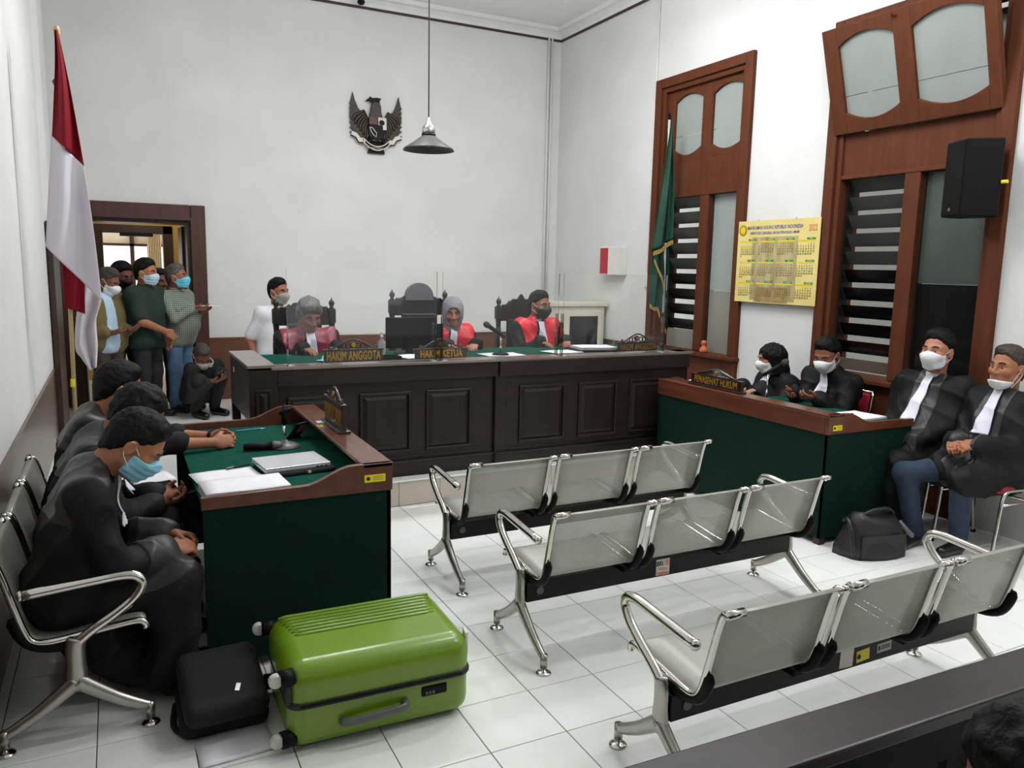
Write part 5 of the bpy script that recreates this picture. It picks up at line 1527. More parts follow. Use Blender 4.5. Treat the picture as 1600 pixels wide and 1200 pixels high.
M['dark_trousers'] = mat('dark_trousers', (26, 25, 26), 0.85, var=0.15)
M['brown_trousers'] = mat('brown_trousers', (58, 48, 44), 0.85, var=0.15)
M['shoe'] = mat('black_shoe', (16, 15, 15), 0.35, var=0.1)
M['green_polo'] = mat('dark_green_polo', (14, 40, 30), 0.85, var=0.1)
M['white_shirt'] = mat('white_shirt_cloth', (214, 214, 218), 0.85, var=0.04)
M['blue_shirt'] = mat('light_blue_shirt', (170, 194, 214), 0.85, var=0.05)
M['olive_shirt'] = mat('olive_shirt_cloth', (74, 74, 52), 0.85)
M['olive_jacket'] = mat('olive_jacket', (104, 92, 52), 0.85, var=0.1)
M['hijab'] = mat('grey_hijab', (132, 130, 138), 0.8, var=0.06, vscale=20)
M['check'] = mat('grey_green_check_shirt', (128, 134, 122), 0.85, vscale=30, rgb2=(86, 92, 84))
M['black_shirt'] = mat('black_shirt', (20, 19, 19), 0.85)
M['eye_white'] = mat('eye_white', (168, 156, 148), 0.4)
M['iris'] = mat('dark_iris', (28, 20, 16), 0.2)
M['brow'] = mat('eyebrow_hair', (26, 21, 19), 0.8)
M['lips'] = mat('lip_skin', (150, 84, 76), 0.5, var=0.05)
M['watch'] = mat('watch_steel', (190, 190, 186), 0.25, 0.9)
M['phone'] = mat('phone_black', (18, 18, 20), 0.2)

def check_pattern(m):
    """woven plaid lines for the check shirt"""
    nt = m.node_tree
    b = nt.nodes['Principled BSDF']
    tc = nt.nodes.new('ShaderNodeTexCoord')
    w1 = nt.nodes.new('ShaderNodeTexWave'); w1.inputs['Scale'].default_value = 16; w1.bands_direction = 'Z'
    w2 = nt.nodes.new('ShaderNodeTexWave'); w2.inputs['Scale'].default_value = 16; w2.bands_direction = 'X'
    nt.links.new(tc.outputs['Object'], w1.inputs[0]); nt.links.new(tc.outputs['Object'], w2.inputs[0])
    mm = nt.nodes.new('ShaderNodeMath'); mm.operation = 'MINIMUM'
    nt.links.new(w1.outputs['Fac'], mm.inputs[0]); nt.links.new(w2.outputs['Fac'], mm.inputs[1])
    rp = nt.nodes.new('ShaderNodeValToRGB')
    rp.color_ramp.elements[0].color = (*lin((84, 92, 84)), 1); rp.color_ramp.elements[0].position = 0.1
    rp.color_ramp.elements[1].color = (*lin((142, 148, 136)), 1); rp.color_ramp.elements[1].position = 0.5
    nt.links.new(mm.outputs[0], rp.inputs[0])
    nt.links.new(rp.outputs[0], b.inputs['Base Color'])
check_pattern(M['check'])

def head_local(q, fem=False):
    """q in head space (x = person's left... symmetric), y forward, z up, metres; chin about z=-.115, crown .12"""
    d = ell(q, (0, -0.014, 0.032), (0.074, 0.094, 0.088))
    d = smin(d, ell(q, (0, 0.022, -0.030), (0.058, 0.070, 0.085)), 0.035)
    d = smin(d, ell(q, (0, 0.060, -0.092), (0.024, 0.022, 0.020)), 0.035)
    for s in (-1, 1):
        d = smin(d, cap(q, (s * 0.050, 0.0, -0.062), (s * 0.018, 0.055, -0.092), 0.020, 0.018), 0.025)
        d = smin(d, ell(q, (s * 0.038, 0.062, -0.022), (0.026, 0.024, 0.024)), 0.02)
        d = smin(d, cap(q, (s * 0.014, 0.083, 0.020), (s * 0.046, 0.066, 0.018), 0.0105, 0.010), 0.016)
        d = smax(d, -ell(q, (s * 0.031, 0.098, -0.001), (0.017, 0.018, 0.0085)), 0.010)
        ear = ell(q, (s * 0.077, -0.008, -0.008), (0.010, 0.020, 0.033))
        ear = smax(ear, -ell(q, (s * 0.088, 0.000, -0.004), (0.008, 0.010, 0.019)), 0.004)
        d = smin(d, ear, 0.010)
    nose = cap(q, (0, 0.088, 0.008), (0, 0.108, -0.026), 0.008, 0.011)
    for s in (-1, 1):
        nose = smin(nose, ell(q, (s * 0.012, 0.098, -0.032), (0.010, 0.012, 0.008)), 0.008)
    d = smin(d, nose, 0.012)
    d = smin(d, cap(q, (-0.018, 0.078, -0.056), (0.018, 0.078, -0.056), 0.0085, 0.0085), 0.010)
    d = smin(d, cap(q, (-0.015, 0.079, -0.068), (0.015, 0.079, -0.068), 0.008, 0.008), 0.010)
    return d

def noise3(P, f, seed=0.0):
    x, y, z = (P * f).T
    return (np.sin(x + 1.7 * np.sin(y * 1.3 + seed) + seed) + np.sin(y * 1.1 + 1.9 * np.sin(z * 0.9 - seed) + 2.1) + np.sin(z * 1.2 + 1.6 * np.sin(x * 1.07 + 1.3 * seed))) / 3

def person(label, group=None, fine=0.0062, **k):
    """joints are world points; F = facing yaw in degrees (0 = +x, 90 = +y)"""
    fy = math.radians(k['F'])
    F = np.array([math.cos(fy), math.sin(fy), 0.0]); S = np.array([-F[1], F[0], 0.0]); Z = np.array([0, 0, 1.0])
    hip, neck, head = (np.asarray(k[n], float) for n in ('hip', 'neck', 'head'))
    g = k.get('girth', 1.0)
    sw = k.get('shoulder', 0.185)
    base = np.array([hip[0], hip[1], k.get('floor', 0.0)])
    root = thing('person', label, 'person', tuple(base), 0, group)
    # head frame
    hy, hp, hr = (math.radians(v) for v in (k.get('hyaw', k['F']), k.get('hpitch', 0), k.get('hroll', 0)))
    f0 = np.array([math.cos(hy), math.sin(hy), 0]); x0 = np.array([math.sin(hy), -math.cos(hy), 0])   # x = person's right
    hf = f0 * math.cos(hp) + Z * math.sin(hp)
    hu = np.cross(x0, hf)
    x1 = x0 * math.cos(hr) + hu * math.sin(hr); hu = np.cross(x1, hf)
    RH = np.stack([x1, hf, hu], 1)
    hs = k.get('hscale', 1.06)
    toh = lambda P: ((P - head) @ RH) / hs
    fromh = lambda q: head + (np.asarray(q, float) * hs) @ RH.T
    up_t = _n(neck - hip)
    shl, shr = neck + S * sw - up_t * 0.045, neck - S * sw - up_t * 0.045
    sh = {'L': shl + np.asarray(k.get('shL', (0, 0, 0))), 'R': shr + np.asarray(k.get('shR', (0, 0, 0)))}
    # arms
    arms = {}
    for sd, sg in (('L', 1), ('R', -1)):
        a = k.get('hand' + sd)
        if a is None:
            arms[sd] = None; continue
        w = np.asarray(a['w'], float)
        l1, l2 = 0.285, 0.25
        v = w - sh[sd]; dist = np.linalg.norm(v); dd = min(dist, l1 + l2 - 0.004)
        aa = (l1 * l1 - l2 * l2 + dd * dd) / (2 * dd)
        hh = math.sqrt(max(0.0, l1 * l1 - aa * aa))
        pole = np.asarray(a.get('pole', tuple(-0.5 * F - 0.8 * Z + sg * 0.35 * S)), float)
        n_ = _n(v); pl_ = _n(pole - n_ * (pole @ n_))
        el = sh[sd] + n_ * (aa * dist / dd) + pl_ * hh
        arms[sd] = dict(el=el, w=w, d=_n(a.get('d', w - el)), pn=_n(a.get('pn', -Z)), curl=a.get('curl', 25), sg=sg, spread=a.get('spread', 0.0), thumb=a.get('thumb', 1))
    legs = k.get('legs')      # list of (knee, ankle, toe)
    # ---------------- bare body
    def neck_prim(P):
        return cap(P, fromh((0, -0.022, -0.05)), neck + up_t * 0.0, 0.054 * hs, 0.060)
    def headneck(P):
        d = head_local(toh(P)) * hs
        d = smin(d, neck_prim(P), 0.03)
        return smin(d, cap(P, neck + S * 0.07 - up_t * 0.085, neck - S * 0.07 - up_t * 0.085, 0.04, 0.04), 0.06)
    def hand(P, A):
        w, d, pn, sg = A['w'], A['d'], A['pn'], A['sg']
        pn = _n(pn - d * (pn @ d))
        sd = np.cross(d, pn)                # across the palm
        # thumb sits on the inner side for palm normal pn
        ths = -sd * sg if A['thumb'] else sd * sg
        R = np.stack([sd, d, pn], 1)
        r = ell(P, w + d * 0.050, (0.041, 0.055, 0.0165), R)
        r = smin(r, cap(P, w + d * 0.03 - sd * 0.02, w + d * 0.03 + sd * 0.02, 0.017, 0.017), 0.02)
        ln = (0.070, 0.080, 0.075, 0.058)
        for i in range(4):
            off = (1.5 - i) * 0.0205
            b = w + d * (0.088 - 0.004 * abs(i - 1.2)) + ths * off
            dr_ = _n(d + ths * off * A['spread'] * 10)
            cu = math.radians(A['curl'])
            p = b
            L = ln[i]
            ang = cu * 0.8
            for j, (fr, rr) in enumerate(((0.45, 0.0092), (0.30, 0.0085), (0.25, 0.0075))):
                q = p + (dr_ * math.cos(ang) + pn * math.sin(ang)) * L * fr
                r = smin(r, cap(P, p, q, rr, rr * 0.93), 0.006)
                p = q; ang += cu
        t0 = w + d * 0.022 + ths * 0.026
        t1 = t0 + _n(d * 0.75 + ths * 0.7 + pn * 0.35) * 0.042
        t2 = t1 + _n(d * 0.9 + ths * 0.25 + pn * 0.45) * 0.034
        r = smin(r, cap(P, t0, t1, 0.0145, 0.0115), 0.014)
        r = smin(r, cap(P, t1, t2, 0.0112, 0.009), 0.006)
        return r
    def arm_bare(P, sd, full=True):
        A = arms[sd]
        d = cap(P, A['el'], A['w'], 0.041 * g, 0.0275)
        d = smin(d, hand(P, A), 0.018)
        if full:
            d = smin(d, cap(P, sh[sd], A['el'], 0.050 * g, 0.041 * g), 0.02)
        return d
    def torso(P, gr, off=0.0):
        ch = neck - up_t * 0.20
        bl = hip + up_t * 0.05 + F * 0.02
        w1, w2 = 0.082 * gr, 0.072 * gr
        d = cap(P, hip + S * w2, ch + S * w1, 0.125 * gr, 0.118 * gr)
        d = smin(d, cap(P, hip - S * w2, ch - S * w1, 0.125 * gr, 0.118 * gr), 0.10)
        if k.get('belly'):
            d = smin(d, ell(P, hip + up_t * 0.17 + F * 0.06, (0.17 * gr, 0.17 * gr, 0.17)), 0.08)
        d = smin(d, cap(P, sh['L'], sh['R'], 0.066, 0.066), 0.09)
        return d - off
    def leg_prims(P, ra, rb, rc, upto=2):
        d = np.full(len(P), 9.0)
        for i, (kn, an, to) in enumerate(legs):
            sg = 1 if i == 0 else -1
            d = smin(d, smin(cap(P, hip + S * sg * 0.085, kn, ra, rb), cap(P, kn, an, rb, rc), 0.04), 0.03)
        return d
    parts = []
    fh = fine
    hb = np.array([0.15, 0.15, 0.16]) * hs
    def body_head(P):
        return headneck(P)
    parts.append(mesh_sdf(body_head, np.minimum(head - hb, neck - 0.17), np.maximum(head + hb, neck + 0.17), fh))
    for sd in 'LR':
        if arms[sd] and not k.get('nohand' + sd):
            A = arms[sd]
            pts = np.stack([A['el'], A['w'], A['w'] + A['d'] * 0.19])
            lo, hi = pts.min(0) - 0.075, pts.max(0) + 0.075
            bare = k.get('bare', False)
            if bare:
                lo = np.minimum(lo, sh[sd] - 0.08); hi = np.maximum(hi, sh[sd] + 0.08)
            parts.append(mesh_sdf(lambda P, sd=sd: arm_bare(P, sd, bare), lo, hi, min(fh, k.get('handh', fh))))
    # torso core and legs, coarse (they lie under the clothes)
    def core(P):
        d = torso(P, g * 0.80, -0.012)
        if legs:
            d = smin(d, leg_prims(P, 0.065, 0.05, 0.034), 0.03)
        for sd in 'LR':
            if arms[sd]:
                d = smin(d, cap(P, sh[sd] - up_t * 0.02, arms[sd]['el'], 0.034, 0.034), 0.03)
        return d
    allp = [hip, neck] + [v for l in (legs or []) for v in l[:2]]
    lo, hi = np.min(allp, 0) - 0.3, np.max(allp, 0) + 0.3
    parts.append(mesh_sdf(core, lo, hi, 0.028))
    body = np_obj('body', parts, k['skin'], root, base)
    # ---------------- face
    if k.get('face', True):
        for s in (-1, 1):
            pit = 0.0
            V = [fromh((s * 0.0315, 0.0705, -0.003))]
            e = MB(); c = V[0]
            def sphere(mb, c, r, n=8, m=12):
                mb.lathe([(max(1e-4, r * math.sin(math.pi * i / n)), -r * math.cos(math.pi * i / n)) for i in range(n + 1)], tuple(c - base), m)
                return mb
            eo = sphere(MB(), c, 0.0128 * hs).build('eye', 'eye_white', root, smooth=True)
            sphere(MB(), c + hf * 0.0062 * hs, 0.0076 * hs).build('iris', 'iris', eo, smooth=True)
            br = [fromh((s * x, y, z)) - base for x, y, z in ((0.013, 0.0935, 0.022), (0.03, 0.092, 0.028), (0.048, 0.078, 0.024))]
            MB().tube(smooth_path([tuple(b) for b in br], 3), [0.0035, 0.0045, 0.005, 0.005, 0.0045, 0.004, 0.003], 6).build('eyebrow', k.get('browm', 'brow'), root, smooth=True)
        if not k.get('mask') or k.get('mask')[0] in ('chin',):
            lp_ = [fromh((x, y, z)) - base for x, y, z in ((-0.022, 0.080, -0.060), (-0.01, 0.0875, -0.0585), (0, 0.0885, -0.060), (0.01, 0.0875, -0.0585), (0.022, 0.080, -0.060))]
            MB().tube([tuple(b) for b in lp_], [0.002, 0.004, 0.0045, 0.004, 0.002], 6).build('lips', 'lips', root, smooth=True)
    # ---------------- hair
    hk = k.get('hair')
    if hk:
        style, hm_ = hk[0], hk[1]
        th = hk[2] if len(hk) > 2 else 0.012
        def hair(P):
            q = toh(P)
            d0 = ell(q, (0, -0.014, 0.032), (0.074, 0.094, 0.088))
            if style != 'long':
                d0 = smin(d0, cap(q, (0, -0.036, -0.01), (0, -0.034, -0.10), 0.056, 0.050), 0.03)
            hl0 = np.where(q[:, 1] > 0.02, 0.018 + (q[:, 1] - 0.02) * 1.05, 0.018 + (q[:, 1] - 0.02) * 1.05)
            if style in ('short', 'crop', 'curly'):
                tt = 0.0025 + (th - 0.0025) * np.clip((q[:, 2] - hl0) / 0.055, 0, 1) ** 0.8
            else:
                tt = th
            d = d0 - tt - 0.0025 * noise3(q * np.array([1.0, 0.5, 1.0]), 130, 1.0) - 0.0018 * noise3(q, 260, 2.0)
            if style in ('short', 'crop', 'curly'):
                if style == 'curly':
                    d = d - 0.006 * noise3(q, 75, 3.0)
                else:
                    d = smin(d, ell(q, (0.010, 0.018, 0.100), (0.050, 0.050, 0.020 + th * 0.45)) - 0.004 * noise3(q, 120, 4), 0.03)
                hl = np.maximum(hl0 + 0.006 * noise3(q, 190, 7) + 0.008 * noise3(q, 60, 3), -0.092)
                cut = (hl - q[:, 2]) * 0.8
                d = smax(d, cut, 0.012)
                d = np.maximum(d, -(ell(q, (0, 0.11, 0.005), (0.062, 0.07, 0.062))))
            elif style == 'long':
                d = smin(d, cap(q, (0.035, -0.055, 0.03), (0.05, -0.075, -0.15), 0.07, 0.055) - 0.006 * noise3(q, 60, 2), 0.03)
                d = smin(d, cap(q, (-0.035, -0.055, 0.03), (-0.05, -0.075, -0.15), 0.07, 0.055) - 0.006 * noise3(q, 60, 5), 0.03)
                for s in (-1, 1):
                    d = smin(d, cap(q, (s * 0.066, 0.0, 0.03), (s * 0.074, -0.01, -0.11), 0.024, 0.022), 0.03)
                d = d - 0.0055 * noise3(q * np.array([1.0, 1.0, 0.18]), 170, 3)
                d = np.maximum(d, -(ell(q, (0, 0.10, -0.03), (0.063, 0.075, 0.10))))
            elif style == 'mop':
                d = d - 0.006 * noise3(q, 60, 3.0)
                d = smin(d, ell(q, (0.02, 0.040, 0.092), (0.070, 0.060, 0.040)) - 0.005 * noise3(q, 80, 4), 0.03)
                for s in (-1, 1):
                    d = smin(d, cap(q, (s * 0.074, -0.01, 0.03), (s * 0.078, -0.02, -0.02), 0.02, 0.016), 0.02)
                hl = np.where(q[:, 1] > 0.02, -0.01 + (q[:, 1] - 0.02) * 1.0, -0.01 + (q[:, 1] - 0.02) * 0.5)
                d = smax(d, (hl - q[:, 2]) * 0.8, 0.012)
                d = np.maximum(d, -(ell(q, (0, 0.115, -0.005), (0.060, 0.07, 0.065))))
            return d * hs
        e = 0.19 * hs if style != 'long' else 0.30 * hs
        np_obj('hair', [mesh_sdf(hair, head - e, head + e, fh)], hm_, root, base)
    if k.get('hijab'):
        def hij(P):
            q = toh(P)
            d = smin(ell(q, (0, -0.014, 0.032), (0.074, 0.094, 0.088)), ell(q, (0, 0.022, -0.030), (0.058, 0.070, 0.085)), 0.05) - 0.017
            d = d * hs
            d = smin(d, cap(P, fromh((0, -0.01, -0.05)), neck + up_t * 0.01 + F * 0.02, 0.075, 0.085), 0.05)
            d = smin(d, torso(P, g, 0.028) + 0.012, 0.04) if False else d
            op = ell(q, (0, 0.10, -0.022), (0.060, 0.085, 0.084)) * hs
            d = smax(d - 0.002 * noise3(P, 90, 1), -op, 0.008)
            return smax(d, np.minimum((q[:, 1] - 0.070) * hs, -(q[:, 2] + 0.10)), 0.012)
        np_obj('hijab', [mesh_sdf(hij, head - 0.27, head + 0.22, fh)], k['hijab'], root, base)
    # ---------------- mask
    mk = k.get('mask')
    if mk:
        kind, mm_ = mk
        def mask(P):
            q = toh(P)
            d = head_local(q)
            if kind == 'cone':
                d = smin(d, ell(q, (0, 0.080, -0.040), (0.040, 0.046, 0.040)), 0.03)
            else:
                d = smin(d, ell(q, (0, 0.075, -0.045), (0.040, 0.036, 0.045)), 0.04)
            d = d - 0.006
            ztop = 0.002 - 0.35 * np.abs(q[:, 0]); zbot = -0.118 + 0.3 * np.abs(q[:, 0])
            if kind == 'chin':
                ztop = -0.070 - 0.1 * np.abs(q[:, 0]); zbot = np.full(len(q), -0.135)
            r = np.maximum(np.maximum(q[:, 2] - ztop, zbot - q[:, 2]), np.maximum(np.abs(q[:, 0]) - 0.066, 0.018 - q[:, 1]))
            if kind == 'pleat':
                d = d + 0.0016 * np.sin(q[:, 2] * 260)
            return smax(d, r, 0.004) * hs
        mo = np_obj('face_mask', [mesh_sdf(mask, head - 0.17 * hs, head + 0.17 * hs, min(fh, 0.006))], mm_, root, base)
        for s in (-1, 1):
            zt1, zt2 = (-0.015, -0.07) if kind != 'chin' else (-0.085, -0.11)
            for za, zb_ in ((zt1, 0.018), (zt2, -0.035)):
                ps = [fromh(v) - base for v in ((s * 0.063, 0.036, za), (s * 0.077, 0.012, (za + zb_) / 2), (s * 0.083, -0.012, zb_), (s * 0.080, -0.024, -0.005))]
                MB().tube(smooth_path([tuple(p) for p in ps], 3), 0.0018, 5).build('ear_loop', 'mask_white', mo, smooth=True)
    # ---------------- clothes
    def folds(P, amp, ph=0.0):
        u, v, z = P @ S, P @ F, P[:, 2]
        w = 0.10 * np.sin(6.5 * z + 4 * u + ph) + 0.06 * np.sin(11 * v - 5 * z + ph)
        r1 = 1 - 2 * np.abs(np.sin(17 * (u + w) + 5 * z + ph)) ** 0.7
        r2 = 1 - 2 * np.abs(np.sin(14 * (v + 0.8 * w) - 9 * z + 1.3 + ph)) ** 0.7
        r3 = np.sin(24 * z + 10 * u + 8 * v + 2.5 * np.sin(9 * u + ph))
        return amp * (0.55 * r1 + 0.5 * r2 + 0.4 * r3)
    out = k['outfit']
    ch_ = k.get('clothh', 0.0115)
    ph = k.get('seed', 0.0)
    tk = k.get('top', 'robe')
    slv = k.get('sleeve', 1.0)      # fraction of forearm covered; below 0 short sleeve
    wide = k.get('wide', 0.075)
    def top_fn(P):
        if tk == 'robe':
            d = torso(P, g, 0.022)
            d = smin(d, cap(P, sh['L'], sh['R'], 0.078, 0.078), 0.05)
            ring = cap(P, neck - up_t * 0.02, neck + up_t * 0.035 + F * 0.004, 0.082, 0.068)
            d = smin(d, ring, 0.05)
        else:
            d = torso(P, g, 0.020)
            d = smin(d, cap(P, neck - up_t * 0.03, neck + up_t * 0.02, 0.075, 0.062), 0.05)
        for sd in 'LR':
            A = arms[sd]
            if not A:
                continue
            if slv < 0:
                e2 = sh[sd] + (A['el'] - sh[sd]) * 0.82
                d = smin(d, cap(P, sh[sd], e2, 0.068 * g, 0.066 * g), 0.05)
                continue
            w2 = A['el'] + (A['w'] - A['el']) * slv
            d = smin(d, cap(P, sh[sd], A['el'], 0.072 * g if tk == 'robe' else 0.062 * g, wide * 0.92), 0.05)
            d = smin(d, cap(P, A['el'], w2, wide * 0.9, wide), 0.03)
        if tk == 'robe' and legs:
            hem = k.get('hem', 0.12)
            kn = [l[0] for l in legs]; an = [l[1] for l in legs]
            th_ = k.get('thigh', (1.0, 1.0))
            for i, sg in ((0, 1), (1, -1)):
                h0 = hip + S * sg * 0.09
                d = smin(d, cap(P, h0, h0 + (kn[i] - h0) * th_[i], 0.135 * g, 0.135 * g + (0.105 - 0.135 * g) * th_[i]), 0.07)
                if k.get('skirt', True):
                    d = smin(d, cap(P, kn[i], an[i] + np.array([0, 0, 0.0]), 0.10, 0.115), 0.06)
            if k.get('skirt', True):
                d = smin(d, cap(P, hip + Z * -0.05 - F * 0.02, (an[0] + an[1]) / 2 - F * 0.12, 0.15, 0.12), 0.08)
            d = smax(d, hem - P[:, 2], 0.02)
        elif tk != 'robe':
            hemz = k.get('hem', hip[2] - 0.05)
            d = smax(d, hemz - P[:, 2], 0.015)
        return d - folds(P, k.get('fold', 0.0135 if tk == 'robe' else 0.007), ph)
    pl_ = [hip, neck, sh['L'], sh['R']] + [v for A in arms.values() if A for v in (A['el'], A['w'])]
    if tk == 'robe' and legs:
        pl_ += [v for l in legs for v in l[:2]]
    lo, hi = np.min(pl_, 0) - 0.26, np.max(pl_, 0) + 0.22
    parts = [mesh_sdf(top_fn, lo, hi, ch_)]
    nm = {'robe': 'robe', 'shirt': 'shirt', 'jacket': 'jacket', 'polo': 'polo_shirt'}[tk]
    np_obj(nm, parts, out['top'], root, base)
    # bands lying over the robe: shoulder yoke, lapels
    toT = lambda P: np.stack([(P - neck) @ S, (P - neck) @ _n(np.cross(S, up_t)), (P - neck) @ up_t], 1)   # x left, y fwd, z up along the torso
    def over(name, region, off, m, hh=None):
        def fn(P):
            return smax(top_fn(P) - off, region(toT(P), P), 0.006)
        o_ = mesh_sdf(fn, np.minimum(neck, hip) - 0.36, np.maximum(neck, hip) + 0.36, hh or ch_)
        if len(o_[0]):
            return np_obj(name, [o_], m, root, base)
    if k.get('yoke'):
        over('shoulder_yoke', lambda t, P: np.maximum(np.maximum(np.abs(t[:, 0]) - 0.235, -0.15 - t[:, 2] + 0.35 * np.maximum(0, t[:, 1])), t[:, 1] - 0.07), 0.006, 'robe_satin')
    if k.get('front_band'):
        over('front_band', lambda t, P: np.maximum(np.abs(t[:, 0]) - 0.10, 0.02 - t[:, 1]), 0.005, 'robe_satin')
    if k.get('cuffs'):
        for sd in 'LR':
            A = arms[sd]
            if A and slv > 0:
                ax = _n(A['w'] - A['el']); w2 = A['el'] + (A['w'] - A['el']) * slv
                def fn(P, A=A, ax=ax, w2=w2):
                    t = (P - w2) @ ax
                    r = np.linalg.norm((P - w2) - t[:, None] * ax, axis=1)
                    return smax(smax(top_fn(P) - 0.006, np.maximum(-0.11 - t, t - 0.09), 0.006), r - 0.14, 0.006)
                o_ = mesh_sdf(fn, w2 - 0.2, w2 + 0.2, ch_)
                if len(o_[0]):
                    np_obj('cuff', [o_], 'robe_satin', root, base)
    if k.get('lapel'):
        lm, lw, ll = k['lapel']
        over('red_lapel', lambda t, P: np.maximum(np.maximum(np.abs(np.abs(t[:, 0]) - (0.105 + 0.05 * np.maximum(0, t[:, 2] + 0.08) + 0.0)) - lw - 0.35 * np.maximum(0, t[:, 2] + 0.12), -ll - t[:, 2]), np.maximum(np.maximum(0.035 - np.abs(t[:, 0]), -0.06 - t[:, 1]), np.maximum(t[:, 1] - 0.155, np.abs(t[:, 0]) - 0.225))), 0.009, lm)
    if k.get('vest'):       # open jacket: pale shirt front showing
        over('shirt_front', lambda t, P: np.maximum(np.maximum(np.abs(t[:, 0] - k.get('vestx', 0)) - 0.055 - 0.12 * np.maximum(0, -t[:, 2] - 0.1) * 0.5, 0.0 - t[:, 1]), -0.52 - t[:, 2]), 0.006, k['vest'])
    # white bib: pleated strip traced onto the chest
    if k.get('bib'):
        L, w0, w1 = k['bib']
        Gp = []
        tf = _n(np.cross(S, up_t)); tf = tf if tf @ F > 0 else -tf
        nv, nu = 30, 13
        st = fromh((0, 0.035, -0.115)) if k.get('bibtop') is None else np.asarray(k['bibtop'], float)
        st = neck + up_t * 0.045 + tf * 0.02
        lean = k.get('bibside', 0.0)
        for i in range(nv + 1):
            t = i / nv
            row = []
            for j in range(nu):
                u = j / (nu - 1) - 0.5
                w = w0 + (w1 - w0) * t
                p = st - up_t * (L * t) + S * (u * w + lean * t) + tf * 0.42
                row.append(p)
            Gp.append(row)
        Pp = np.array(Gp).reshape(-1, 3)
        for _ in range(28):
            dd = top_fn(Pp)
            Pp = Pp - tf * np.clip(dd - 0.019, -0.02, 0.06)[:, None] * 0.9
        Pp = Pp.reshape(nv + 1, nu, 3)
        # smooth and hang
        for i in range(1, nv + 1):
            fwd = Pp[i] @ tf
            prevf = Pp[i - 1] @ tf
            Pp[i] += tf * np.maximum(0, (prevf - fwd) * 0.75)[:, None]
            Pp[i] -= tf * np.maximum(0, (Pp[i] @ tf) - (prevf + 0.010))[:, None]
        for j in range(nu):
            Pp[:, j] += tf * (0.004 * (j % 2))
        MB().sheet([[tuple(p - base) for p in r] for r in Pp]).build('white_bib', 'bib', root, smooth=True, solid=0.004)
    if k.get('collar'):
        cm, = k['collar']
        def coll(P):
            a, b = neck + up_t * 0.005, neck + up_t * 0.055 + F * 0.006
            ax = _n(b - a); t = (P - a) @ ax
            r = np.linalg.norm(P - a - t[:, None] * ax, axis=1)
            d = np.abs(r - 0.068 + 0.006 * (t / 0.05)) - 0.005
            return smax(d, np.abs(t - 0.035) - 0.026, 0.004)
        np_obj('collar', [mesh_sdf(coll, neck - 0.13, neck + 0.15, 0.006)], cm, root, base)
    if legs and out.get('legs'):
        def trs(P):
            return smin(leg_prims(P, 0.092 * g, 0.072, 0.058), ell(P, hip, (0.15 * g, 0.13 * g, 0.12)), 0.05) - folds(P, 0.004, ph + 1)
        al = [hip] + [v for l in legs for v in l[:2]]
        np_obj('trousers', [mesh_sdf(lambda P: smax(trs(P), (min(l[1][2] for l in legs) - 0.03) - P[:, 2], 0.01), np.min(al, 0) - 0.2, np.max(al, 0) + 0.2, 0.013)], out['legs'], root, base)
    if legs and k.get('shoes', True):
        for (kn, an, to) in legs:
            an = np.asarray(an, float); to = np.asarray(to, float)
            fl = k.get('floor', 0.0)
            def shoe(P):
                d = cap(P, (an[0], an[1], fl + 0.045), (to[0], to[1], fl + 0.035), 0.044, 0.036)
                d = smin(d, cap(P, an + np.array([0, 0, 0.0]), (an[0], an[1], fl + 0.05), 0.04, 0.044), 0.03)
                return smax(d, fl + 0.004 - P[:, 2], 0.006)
            np_obj('shoe', [mesh_sdf(shoe, np.minimum(an, to) - 0.09, np.maximum(an, to) + 0.09, 0.0105)], out.get('shoe', 'shoe'), root, base)
    root['_base'] = 0
    del root['_base']
    return root, dict(arms=arms, sh=sh, fromh=fromh, base=base, F=F, S=S, top=top_fn, neck=neck, up=up_t)
def seated_legs(hip, F, floor=0.0, kx=0.42, kz=0.50, fx=0.42, w=0.11, tw=0.10):
    fy = math.radians(F)
    f = np.array([math.cos(fy), math.sin(fy), 0.0]); s = np.array([-f[1], f[0], 0.0])
    h = np.asarray(hip, float)
    out = []
    for sg in (1, -1):
        kn = h + f * kx + s * sg * w; kn[2] = floor + kz
        an = h + f * fx + s * sg * tw; an[2] = floor + 0.085
        to = an + f * 0.17 + s * sg * 0.02; to[2] = floor + 0.035
        out.append((kn, an, to))
    return out

# ================================================================== THE PEOPLE IN THE PHOTOGRAPH
ROBE = dict(top='robe', legs='dark_trousers')
def phone(label, c, rx, ry, w=0.072, l=0.145, m='phone'):
    """slab phone centred at c; rx = width dir, ry = length dir"""
    rx, ry = Vector(rx).normalized(), Vector(ry).normalized()
    nz = rx.cross(ry)
    t = thing('smartphone', label, 'phone', c)
    fn = lambda u, v, d: tuple(rx * u + ry * v + nz * d)
    MB().prism([(-w / 2, -l / 2), (w / 2, -l / 2), (w / 2, l / 2), (-w / 2, l / 2)], fn, -0.004, 0.004).build('body', m, t, bevel=0.003)
    MB().prism([(-w / 2 + .004, -l / 2 + .006), (w / 2 - .004, -l / 2 + .006), (w / 2 - .004, l / 2 - .006), (-w / 2 + .004, l / 2 - .006)], fn, 0.004, 0.0045).build('screen', 'screen', t)
    return t
def wristband(root, info, sd, m, r=0.034, w=0.018):
    A = info['arms'][sd]; ax = _n(A['w'] - A['el']); c = A['w'] - ax * 0.02 - info['base']
    a = Vector(ax); x = a.orthogonal().normalized(); y = a.cross(x)
    mb = MB()
    mb.tube([tuple(Vector(c) + x * r * math.cos(t) + y * r * math.sin(t)) for t in [i * math.pi / 8 for i in range(17)]], w / 2, 6, caps=False)
    o = mb.build('wristwatch', m, root, smooth=True)
    return o

